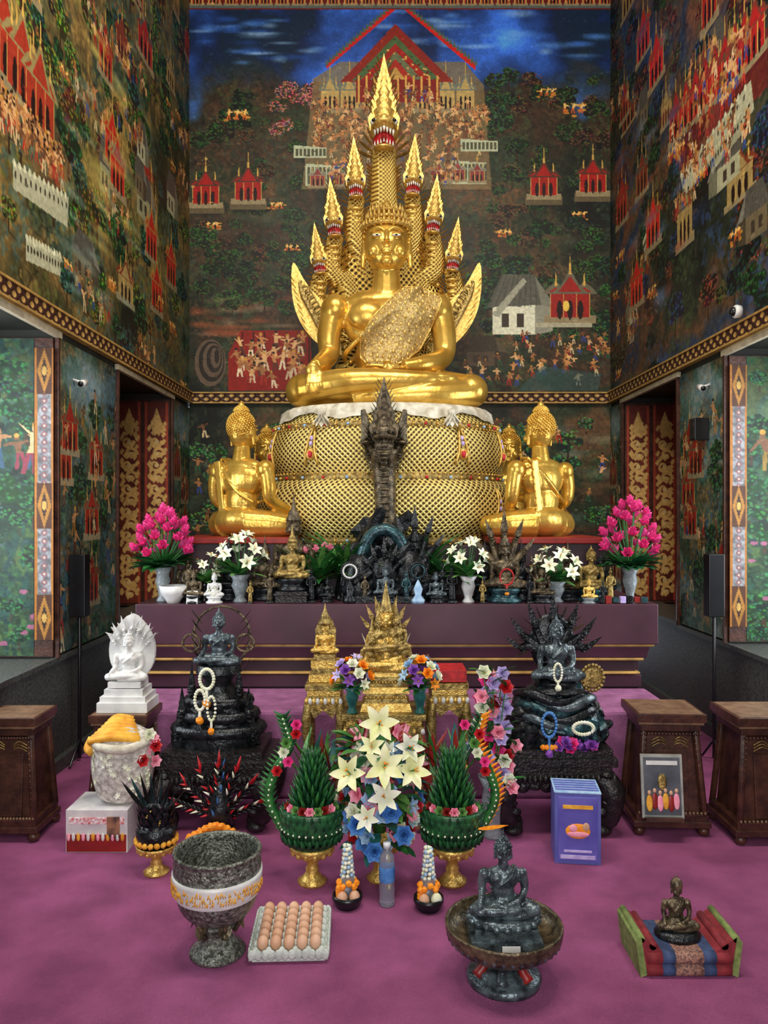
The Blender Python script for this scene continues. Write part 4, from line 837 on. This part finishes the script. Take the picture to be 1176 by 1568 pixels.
# central golden altar table
b = B('golden_offering_table')
def tbl(x, y, w, d, h):
    b.box((x, y, h-.015), (w, d, .03), GOLDD); b.box((x, y, h-.045), (w*.9, d*.9, .03), GOLDB); b.box((x, y, h-.085), (w*.96, d*.96, .05), GOLDD)
    for i in range(10): b.ell((x-w*.46+w*.92*i/9, y-d*.49, h-.085), (.012, .01, .018), WHITE if i % 2 else GOLDB, seg=6, rings=4)
    for sx in (-1, 1):
        for sy in (-1, 1): b.tube(cr([(x+sx*w*.42, y+sy*d*.42, h-.1), (x+sx*w*.46, y+sy*d*.44, h*.7), (x+sx*w*.41, y+sy*d*.41, h*.4), (x+sx*w*.44, y+sy*d*.44, .02)], 4), [.022, .026, .016, .026], GOLDD, 8)
    for sx in (-1, 1):
        b.blade((x+sx*w*.36, y-d*.46, h-.11), (-sx, 0, -.6), .08, .05, GOLDB, .5)
        for i in range(6): b.ell((x+sx*w*.44, y-d*.5, h*.2+i*h*.1), (.012, .008, .02), WHITE if i % 2 else GOLDB, seg=6, rings=4)
    b.plate([(x-w*.42, h-.1), (x-w*.25, h-.17), (x, h-.13), (x+w*.25, h-.17), (x+w*.42, h-.1)], .01, GOLDD, T(0, y-d*.46, 0))
tbl(-.31, 4.06, .19, .24, .715); tbl(.335, 4.06, .2, .24, .72); tbl(.0, 3.98, .42, .3, .59); b.box((.335, 4.06, .755), (.18, .2, .06), RED)
b.end(bev=.002)
b = B('golden_spired_deity'); 
for i, (w, h) in enumerate(((.13, .04), (.11, .05), (.12, .03), (.085, .05), (.09, .03))): b.box((0, 0, [.02, .065, .105, .145, .185][i]), (w*2, w*1.5, h), GOLDD if i % 2 else GOLDB, top=(.92, .92))
for i in range(11): b.ell((-.1+i*.02, -.085, .07), .009, GOLDB, seg=6, rings=4); b.ell((-.08+i*.016, -.075, .145), .008, GOLDB, seg=6, rings=4)
for x, z, s_ in ((0, .2, .2), (-.07, .2, .12), (.07, .2, .12), (-.035, .3, .11), (.05, .31, .11)):
    b.bud(T(x, -.03-.02*(s_ < .15), z, s=s_), GOLDB if s_ > .15 else GOLDD); b.lathe((x, -.02, z+s_*1.5), [(s_*.2, 0), (s_*.14, s_*.15), (s_*.1, s_*.3), (0, s_*.8)], GOLDD, 8)
b.hood((0, .04, .36), .09, .12, 7, GOLDD, .1)
for k in (-1, 1): b.blade((k*.08, -.04, .28), (k*.5, 0, 1), .12, .05, LILY, .2)
b.end((.01, 3.99, .59), bev=.002)
b = B('golden_spired_buddha'); 
for i in range(4): b.box((0, 0, .02+i*.035), (.16-.02*(i % 2)-.01*i, .13-.01*i, .036), GOLDD if i % 2 else GOLDB)
b.bud(T(0, 0, .145, s=.1), GOLDB); b.lathe((0, .0, .29), [(.03, 0), (.035, .01), (.02, .03), (.022, .05), (.008, .08), (0, .12)], GOLDD, 10); b.plate([(-.05, .14), (-.055, .26), (-.035, .31), (0, .36), (.035, .31), (.055, .26), (.05, .14)], .012, GOLDD, T(0, .04, 0)); b.end((-.31, 4.06, .715), bev=.002)
def mixed_vase(x, y, z, cols, h=.2, r=.07, n=12, vm=LBLUE, name='mixed_flower_vase'):
    b = B(name); vase(b, h*.5, r*.45, vm)
    for i in range(20): a = R.uniform(0, 6.3); b.blade((0, 0, h*.45), (cos(a), sin(a), R.uniform(.1, 1)), r*1.5, .03, GREEN, -.4)
    b.dome((0, 0, h*.6), r, r*.8, h*.45, n, lambda p, d, i: (b.rose if i % 3 else b.lily)(p, d+Vector((0, -.3, .2)), r*.42, cols[i % len(cols)]), -.1); b.end((x, y, z))
mixed_vase(-.16, 3.88, .59, [LAV, ORNG, LILY, PURP], .26, .085, 20, TEALL); mixed_vase(.18, 3.88, .59, [LBLUE, LILY, ORNG, PURP], .26, .085, 20, TEALL)
b = B('tall_rose_arrangement'); vase(b, .3, .07, GLASSV)
for i in range(40):
    z = .26+i*.0145; x = R.uniform(-.08, .08)+(.03 if i < 14 else -.02); p = (x, -.05+R.uniform(-.04, .04), z)
    b.tube([(0, 0, .25), p], .003, GREEN, 5); b.rose(p, (x*4, -1, .4), .042, (PINK, PINKL, LAV, LILY, RED, LAV)[i % 6]); b.blade(p, (R.uniform(-1, 1), -.3, .4), .09, .04, GREEN, -.4)
b.end((.54, 3.8, 0))

# central lily bouquet
b = B('lily_and_rose_bouquet'); b.phan((0, 0, 0), .09, .17, GOLDB)
for i in range(130): a = R.uniform(0, 6.3); z = R.uniform(.16, .62); r = .1; b.blade((cos(a)*r, sin(a)*r*.8, z), (cos(a), sin(a), R.uniform(-.2, .7)), .12, .05, (GREEN, GREENL, TEALL, GREEND)[i % 4], -.5)
for i in range(70):
    z = .19+.0058*i; a = -pi/2+R.uniform(-1.7, 1.7); r = .18-.09*abs(z-.34)/.25; p = (cos(a)*r, sin(a)*r*.8, z); (b.rose if i % 4 else b.lily)(p, (cos(a), sin(a), .3), .042, (LBLUE, BLUE, PINKL, LILY, LBLUE, LILY, RED)[i % 7])
for p, r, m in (((0, -.1, .7), .09, LILYY), ((-.12, -.13, .5), .085, LILYY), ((.02, -.16, .54), .095, LILYY), ((.13, -.12, .51), .085, LILYY), ((.02, -.17, .42), .075, LILY), ((-.03, -.14, .62), .06, LILYY), ((.12, -.1, .6), .07, LILY), ((-.05, -.17, .33), .06, LILY)): b.tube([(0, 0, .3), p], .004, GREEN, 5); b.lily(p, (p[0]*3, -1, .45), r, m)
for p in ((-.02, -.18, .2), (.05, -.18, .36), (-.09, -.16, .3), (.1, -.16, .26)): b.rose(p, (p[0], -1, .2), .05, BLUE)
for i in range(24):
    a = R.choice((-1, 1))*R.uniform(.3, 1.4); p = (sin(a)*.18, .02, .38+.27*cos(a)); b.ring(p, (sin(a), -.6, .4), .065, (REDP, PINKL, GREENL)[i % 3], 5, 1, .5, .3)
b.tube([(0, .02, .2), (0, .02, .66)], .03, GREEN, 8); b.end((-.02, 3.36, 0))

# banana-leaf baisri
def baisri(x, y, k, tail):
    b = B('banana_leaf_baisri'); b.phan((0, 0, 0), .1, .17, GOLDB)
    b.lathe((0, 0, .14), cr([(.07, 0), (.11, .05), (.13, .1), (.135, .16), (.12, .19), (0, .19)], 4), GREEND, 24)
    for z in (.2, .235, .27, .3):
        for i in range(26): a = 2*pi*i/26+z*20; b.cone((cos(a)*.12, sin(a)*.12, z), (cos(a)*.14, sin(a)*.14, z+.035), .017, GREEND)
    for i in range(30): a = 2*pi*i/30; b.ell((cos(a)*.136, sin(a)*.136, .25), .005, LILY, seg=5, rings=4)
    for i in range(9): a = -pi/2+(i-4)*.3; b.rose((cos(a)*.105, sin(a)*.105, .34), (cos(a), sin(a), .4), .026, (REDP, PINKL, GREENL)[i % 3])
    for t in range(8):
        r = .09-.0095*t; z = .34+.027*t
        for i in range(13): a = 2*pi*i/13+t*.24; b.cone((cos(a)*r*.8, sin(a)*r*.8, z), (cos(a)*(r+.016), sin(a)*(r+.016), z+.055), .015, GREEN if (i+t) % 2 else GREEND, 6)
    b.lathe((0, 0, .33), [(.07, 0), (.02, .23), (0, .25)], GREEND, 12)
    P = cr([(k*.12, .03, .2), (k*.19, .03, .35), (k*.16, .03, .48), (k*.1, .04, .58), (k*.13, .04, .7)], 6); b.tube(P, [.02, .022, .012], GREEN, 8)
    for i, p in enumerate(P): b.cone(p, (p[0]+k*.045, p[1]-.01, p[2]+.035), .014, tail, 6); b.cone(p, (p[0]-k*.035, p[1]-.01, p[2]+.04), .012, GREEND, 6); b.ell((p[0], p[1]-.022, p[2]), .005, LILY, seg=5, rings=4)
    for i in range(6): b.rose((k*.1+R.uniform(-.06, .06), 0, .48+i*.04), (0, -1, .4), .028, (RED, PINK, LILY, GREENL)[i % 4])
    for i in range(30): b.blade((R.uniform(-.06, .1)*-k, .06, .42+R.uniform(0, .1)), (R.uniform(-1.2, 1.2), R.uniform(-.3, .3), 1), .16, .035, (GREEN, TEALL, GREENL, GREENL, REDP)[i % 5], .2)
    if tail is not GREEN: b.blade((.1, -.1, .27), (1, -.3, .1), .13, .05, ORNG, .4)
    b.end((x, y, 0))
baisri(-.31, 3.33, -1, GREEN); baisri(.295, 3.33, 1, ORNG)
# dark naga flower arrangements
b = B('black_peacock_baisri'); b.phan((0, 0, 0), .09, .13, GOLDB); b.lathe((0, 0, .11), [(.06, 0), (.085, .04), (.09, .09), (.05, .12), (0, .12)], BLACK, 18)
for t in range(5):
    for i in range(14): a = 2*pi*i/14+t*.2; b.blade((cos(a)*.05, sin(a)*.04, .13+t*.03), (cos(a), sin(a), 1.2), .08, .035, BLACK, .6)
for i in range(20): a = 2*pi*i/20; b.mari((cos(a)*.085, sin(a)*.085, .15), .013, SAFF)
b.tube([(sin(a)*.05, -.03, .25+cos(a)*.06) for a in np.linspace(0, 2*pi, 20)], .013, BLACK, 8); b.garland((0, -.05, .25), .03, .04, GOLDB, .006, 20, .02)
for i in range(9): a = (i-4)*.2; b.blade((sin(a)*.05, 0, .26), (sin(a), 0, cos(a)), .19, .045, (BLACK, TEAL)[i % 2], .3)
b.end((-1.01, 3.42, 0))
b = B('red_tipped_naga_baisri'); b.lathe((0, 0, 0), [(0, 0), (.09, 0), (.1, .05), (.06, .08), (.07, .13), (0, .14)], BLACK, 18)
for s_ in range(7):
    a0 = (s_-3)*.42
    for j in range(7):
        r = .05+j*.024; p = (sin(a0)*r, -.02, .17+cos(a0)*r*1.2); b.cone(p, (p[0]+sin(a0+.5)*.045, -.03, p[2]+cos(a0+.5)*.045), .012, BLACK); b.cone(p, (p[0]+sin(a0-.5)*.04, -.04, p[2]+cos(a0-.5)*.04), .01, (RED, BLACK, LILY)[j % 3])
    b.cone((sin(a0)*.2, -.02, .17+cos(a0)*.24), (sin(a0)*.25, -.02, .17+cos(a0)*.32), .013, RED)
b.lathe((0, 0, .12), [(.07, 0), (.06, .1), (.03, .22), (.012, .3), (0, .38)], BLACK, 12)
for i in range(30): a = i*1.1; z = .16+i*.009; r = .065*(1-i/36); b.cone((cos(a)*r, sin(a)*r, z), (cos(a)*(r+.02), sin(a)*(r+.02), z+.035), .009, (RED, BLUE, BLACK)[i % 3])
for i in range(11): b.mari((-.12+i*.024, -.09, .13+.03*cos((i-5)*.5)), .02)
for x in (-.1, .09): 
    for i in range(5): b.mari((x, -.1, .11-i*.022), .017, ORNG if i % 2 else SAFF)
b.end((-.77, 3.62, 0))

# ---------------------------------------------------------------- floor items
for x, y in ((-.149, 3.13), (.18, 3.11)):
    b = B('garland_offering_bowl'); b.lathe((0, 0, 0), [(0, 0), (.045, 0), (.05, .008), (.062, .035), (.06, .05), (.054, .05), (.045, .02), (0, .015)], DKGLASS, 24)
    b.ell((-.02, -.025, .045), (.023, .023, .028), EGG); b.ell((.03, -.02, .045), (.023, .023, .028), EGG if x < 0 else LILY); b.lathe((0, .015, .02), [(.025, 0), (.03, .1), (.027, .1), (0, .1)], GLASS, 14)
    for i in range(9): a = i*.7; b.mari((cos(a)*.036, .01+sin(a)*.03, .09+.01*sin(i*3)), .013)
    for i in range(6): b.mari((-.035, -.02, .085-i*.01), .012)
    for i in range(60): a = i*.8; rr = .024*(1-i/110); b.ell((cos(a)*rr, .015+sin(a)*rr, .11+i*.0022), .009, (LILY, LBLUE, LILY)[i % 3], seg=6, rings=4)
    b.end((x, y, 0))
b = B('water_bottle'); b.lathe((0, 0, 0), [(0, .0), (.028, 0), (.032, .01), (.03, .05), (.032, .06), (.03, .09), (.032, .1), (.032, .17), (.028, .2), (.013, .225), (.013, .235), (0, .235)], GLASS, 24); b.lathe((0, 0, .1), [(.0325, 0), (.0328, .001), (.0328, .06), (.0325, .061)], BLUE, 24, cap=False); b.lathe((0, 0, .232), [(0, 0), (.015, 0), (.015, .022), (0, .022)], mat('bottle_cap', (230, 235, 240), .4), 16); b.end((.012, 3.14, 0))
b = B('egg_tray'); pt = .047
b.box((0, 0, .008), (.26, .28, .012), PULP); b.box((0, 0, .024), (.28, .305, .022), PULP, top=(.97, .97))
for i in range(6):
    for j in range(7): b.lathe(((i-2.5)*pt, (j-3)*pt, .02), [(.017, 0), (.012, .028), (.004, .036), (0, .036)], PULP, 8)
for i in range(5):
    for j in range(6): b.ell(((i-2)*pt, (j-2.5)*pt, .058), (.021, .021, .027), EGG, seg=14, rings=10)
for i in range(12):
    t = -.13+i*.0237
    for k in (-1, 1): b.ell((t, k*.152, .032), (.014, .006, .02), PULP, seg=8); b.ell((k*.14, t, .032), (.006, .014, .02), PULP, seg=8)
b.end((-.345, 2.88, 0), .04)
# alms bowl
b = B('silver_alms_bowl')
b.lathe((0, 0, 0), cr([(.095, 0), (.098, .012), (.08, .03), (.06, .05), (.05, .075), (.065, .1), (.07, .115)], 3), SILVER, 28)
b.lathe((0, 0, 0), cr([(.04, .12), (.09, .135), (.13, .18), (.148, .25), (.153, .32), (.15, .36), (.155, .373), (.15, .38), (.14, .37), (.14, .3), (.12, .2), (.05, .17), (.0, .165)], 4), SILVER, 40)
b.lathe((0, 0, 0), [(.147, .225), (.153, .24), (.157, .29), (.157, .305), (.15, .305)], WHITE, 40, cap=False)
for i in range(60):
    a = -pi/2+(i-30)*.055; r = .158
    for q in range(3):
        z0 = .243+R.choice((0, .012, .028)); z1 = z0+R.uniform(.006, .022); a2 = a+R.uniform(-.05, .05)
        b.tube([(cos(a)*r*(1-.1*(.3-z0)), sin(a)*r*(1-.1*(.3-z0)), z0), (cos(a2)*r, sin(a2)*r, z1)], .0016, SAFF, 4)
for i in range(6): a = 2*pi*i/6; b.blade((cos(a)*.07, sin(a)*.07, .14), (cos(a)*.3, sin(a)*.3, -1), .06, .05, BRONZE, .4); b.tube([(cos(a)*.1, sin(a)*.1, .15), (cos(a)*.06, sin(a)*.06, .08)], .008, BRONZE, 6)
b.end((-.605, 2.8, 0)).scale = (1.03, 1.03, 1)
# pedestal tray with buddha
b = B('buddha_on_pedestal_tray')
b.lathe((0, 0, 0), [(0, 0), (.125, 0), (.128, .015), (.12, .028), (.095, .03), (.09, .045), (0, .045)], PEWTER, 36)
for i in range(6): a = 2*pi*i/6+.3; b.tube(cr([(cos(a)*.1, sin(a)*.1, .03), (cos(a)*.07, sin(a)*.07, .07), (cos(a)*.1, sin(a)*.1, .12)], 4), [.02, .014, .024], REDP if i % 2 else PEWTER, 8)
b.lathe((0, 0, 0), cr([(.05, .105), (.12, .11), (.17, .13), (.195, .16), (.2, .185), (.2, .197), (.19, .197), (.18, .165), (.14, .145), (0, .14)], 4), BRONZE, 44)
for i in range(40): a = 2*pi*i/40; b.ell((cos(a)*.188, sin(a)*.188, .16), (.009, .009, .016), PEWTER, seg=6, rings=4)
b.box((0, 0, .155), (.25, .18, .03), PEWTER, top=(.95, .95)); b.box((0, 0, .185), (.21, .15, .035), PEWTER); b.lathe((0, 0, .2), [(.105, 0), (.12, .01), (.115, .025), (.1, .03), (0, .03)], PEWTER, 24, 1, .75)
for i in range(20): a = 2*pi*i/20; b.ell((cos(a)*.115, sin(a)*.087, .212), (.016, .012, .013), PEWTER, seg=6, rings=4)
b.bud(T(0, .01, .228, s=.162, sz=.97), PEWTER); b.box((.01, -.1, .157), (.06, .003, .02), WHITE, rot=(-.15, 0, 0))
b.end((.41, 2.64, 0))
# monk figure on folding triangular cushion
b = B('triangular_cushion_with_monk'); GC = mat('green_cushion', (134, 150, 84), .8, 0, (98, 116, 60), 30); RC = mat('red_cushion', (140, 42, 50), .8, 0, (112, 28, 36), 30); BC = mat('blue_cushion', (58, 78, 118), .8, 0, (44, 56, 90), 30); PC = mat('woven_cushion', (176, 130, 110), .8, 0, (80, 56, 60), 120)
for z in (.025, .07):
    for i, (m, w) in enumerate(((RC, .06), (BC, .05), (PC, .11), (BC, .05), (RC, .06))):
        x = -.165+sum((.06, .05, .11, .05, .06)[:i])+w/2; b.tube([(x-w/2, -.09, z), (x+w/2, -.09, z)], .024, m, 12); b.box((x, .02, z), (w, .22, .045), m); b.tube([(x-w/2, .13, z), (x+w/2, .13, z)], .024, m, 12)
for k in (-1, 1):
    b.plate([(k*.1, .09), (k*.19, .15), (k*.2, .1), (k*.17, .02)], .24, RC, T(0, .02, 0)); b.tube([(k*.186, -.1, .14), (k*.186, .14, .14)], .014, GC, 8)
    b.plate([(k*.165, .01), (k*.188, .15), (k*.208, .13), (k*.19, .0)], .25, GC, T(0, .02, 0)); b.tube([(k*.14, -.1, .115), (k*.14, .14, .115)], .016, RC, 8)
b.lathe((0, .02, .09), [(0, 0), (.08, 0), (.085, .015), (.07, .03), (0, .03)], BLACK, 20, 1.1, .9); b.bud(T(0, .03, .12, s=.115), BRONZE); b.ell((0, .03, .285), (.025, .026, .028), BRONZE)
ob = b.end((1.05, 2.74, 0), .0); ob.scale = (.88, .88, .92)
# printed box
BP = mat('lilac_print', (104, 108, 184), .4, 0, (80, 84, 160), 3)
b = B('printed_donation_box'); b.box((0, .09, .185), (.2, .18, .37), BP); b.box((0, -.002, .185), (.17, .006, .33), mat('violet_print', (70, 66, 156), .4, 0, (110, 104, 190), 4)); b.box((0, -.006, .3), (.13, .004, .02), SAFF); b.box((0, -.006, .04), (.15, .004, .02), LAV); b.box((0, -.006, .07), (.12, .004, .012), LAV)
b.ell((0, -.006, .175), (.055, .004, .04), ORNG, seg=16); b.ell((-.02, -.009, .19), (.018, .003, .02), PINKL); b.ell((.035, -.009, .2), (.016, .003, .022), EGG); b.ell((.0, -.009, .16), (.05, .003, .015), PINKL); b.box((0, .09, .372), (.205, .185, .006), LBLUE)
for i in range(5): b.box((0, .03+i*.03, .377), (.19, .012, .004), BP)
b.end((.88, 3.5, 0), -.12, .002).scale = (1.03, 1, .87)
# framed photo leaning on pedestal
b = B('framed_photograph'); b.box((0, 0, .16), (.2, .012, .3), mat('photo_frame', (170, 172, 165), .4)); b.box((0, -.008, .16), (.175, .005, .27), mat('photo_print', (96, 100, 108), .3, 0, (60, 66, 74), 8)); b.box((0, -.011, .27), (.15, .003, .02), WHITE)
for i in range(6): x = -.065+i*.026; b.ell((x, -.012, .08+.01*(i % 2)), (.016, .003, .04), (SAFF, REDP, PINKL)[i % 3], seg=8); b.ell((x, -.014, .13+.01*(i % 2)), (.009, .003, .011), EGG, seg=8)
b.ell((.0, -.012, .18), (.022, .003, .04), GOLDD, seg=8); b.box((0, -.015, .008), (.18, .04, .015), WOOD); b.end((1.355, 3.74, .105)).rotation_euler = (-.14, 0, -.05)

# speaker columns, cameras
for x, y, sg in ((-1.955, 4.95, 1), (2.12, 4.95, -1)):
    b = B('column_speaker_stand'); b.box((0, 0, 1.13), (.1, .09, .4), DKGLASS); b.tube([(0, 0, .02), (0, 0, .95)], .011, DKGLASS, 8)
    for k in range(3): a = k*2.1+.5; b.tube([(0, 0, .14), (cos(a)*.05, sin(a)*.16, .01)], .008, DKGLASS, 6)
    b.end((x, y, 0), bev=.006)
b = B('dome_security_camera'); b.lathe((0, 0, 0), [(0, -.01), (.04, -.01), (.044, .02), (.036, .03), (0, .03)], WHITE, 20, rot=(0, -pi/2, 0)); b.ell((-.03, 0, 0), .03, DKGLASS); b.end((XR-.05, 5.0, 2.9))
for x, y, sg in ((XL+.06, 5.0, 1), (XR-.06, 5.55, -1)):
    b = B('bullet_security_camera'); b.tube([(-sg*.06, 0, .02), (0, 0, 0)], .009, WHITE, 8); b.tube([(0, .05, .01), (sg*.02, -.07, -.02)], .022, WHITE, 14); b.tube([(sg*.02, -.07, -.02), (sg*.022, -.078, -.022)], .018, DKGLASS, 14); b.end((x, y, 2.44 if sg > 0 else 2.5))
b = B('wall_speaker'); b.box((0, 0, 0), (.1, .1, .16), DKGLASS); b.box((-.052, 0, 0), (.006, .08, .14), BLKW); b.end((XR-.06, 5.6, 2.2), bev=.01)

# ---------------------------------------------------------------- light
w = bpy.data.worlds.new('world'); S.world = w; w.use_nodes = True; w.node_tree.nodes['Background'].inputs[0].default_value = (.8, .88, 1, 1); w.node_tree.nodes['Background'].inputs[1].default_value = .8
def area(n, loc, to, sx, sy, e, col=(1, 1, 1)):
    l = bpy.data.lights.new(n, 'AREA'); l.shape = 'RECTANGLE'; l.size = sx; l.size_y = sy; l.energy = e; l.color = col
    o = bpy.data.objects.new(n, l); S.collection.objects.link(o); o.location = loc; o.rotation_euler = (Vector(to)-Vector(loc)).to_track_quat('-Z', 'Y').to_euler()
area('door_daylight', (.1, -1.8, 2.6), (.1, 6, 2.4), 2.6, 2.8, 175, (1, .98, .94))
area('ceiling_fill', (.1, 2.6, 7.1), (.1, 4.9, 1.0), 2.2, 2.2, 175, (1, .96, .88))  # added soft fill from overhead, no fixture is modelled
area('window_daylight_left', (-2.75, 3.7, 1.75), (0, 4.3, .6), 1.2, 1.9, 55, (.92, .97, 1))
area('window_daylight_right', (3.1, 4.2, 1.75), (0, 4.3, .6), 1.2, 1.9, 65, (.92, .97, 1))
area('altar_fill', (-.9, 2.6, 5.9), (0, 6, 2.8), .5, .5, 70, (1, .91, .76))  # added warm fill pair aimed at the main statue, no real fixture
area('altar_fill', (1.2, 2.6, 5.9), (0, 6, 2.4), .5, .5, 60, (1, .91, .76))  # second of the added warm fills

cd = bpy.data.cameras.new('camera'); co = bpy.data.objects.new('camera', cd); S.collection.objects.link(co)
cd.sensor_fit = 'VERTICAL'; cd.sensor_height = 36; cd.lens = 36*1180/1568; co.location = (0, 0, 1.6); co.rotation_euler = (pi/2, 0, 0); cd.clip_start = .05; S.camera = co
S.view_settings.view_transform = 'Standard'; S.view_settings.look = 'None'; S.view_settings.exposure = 0
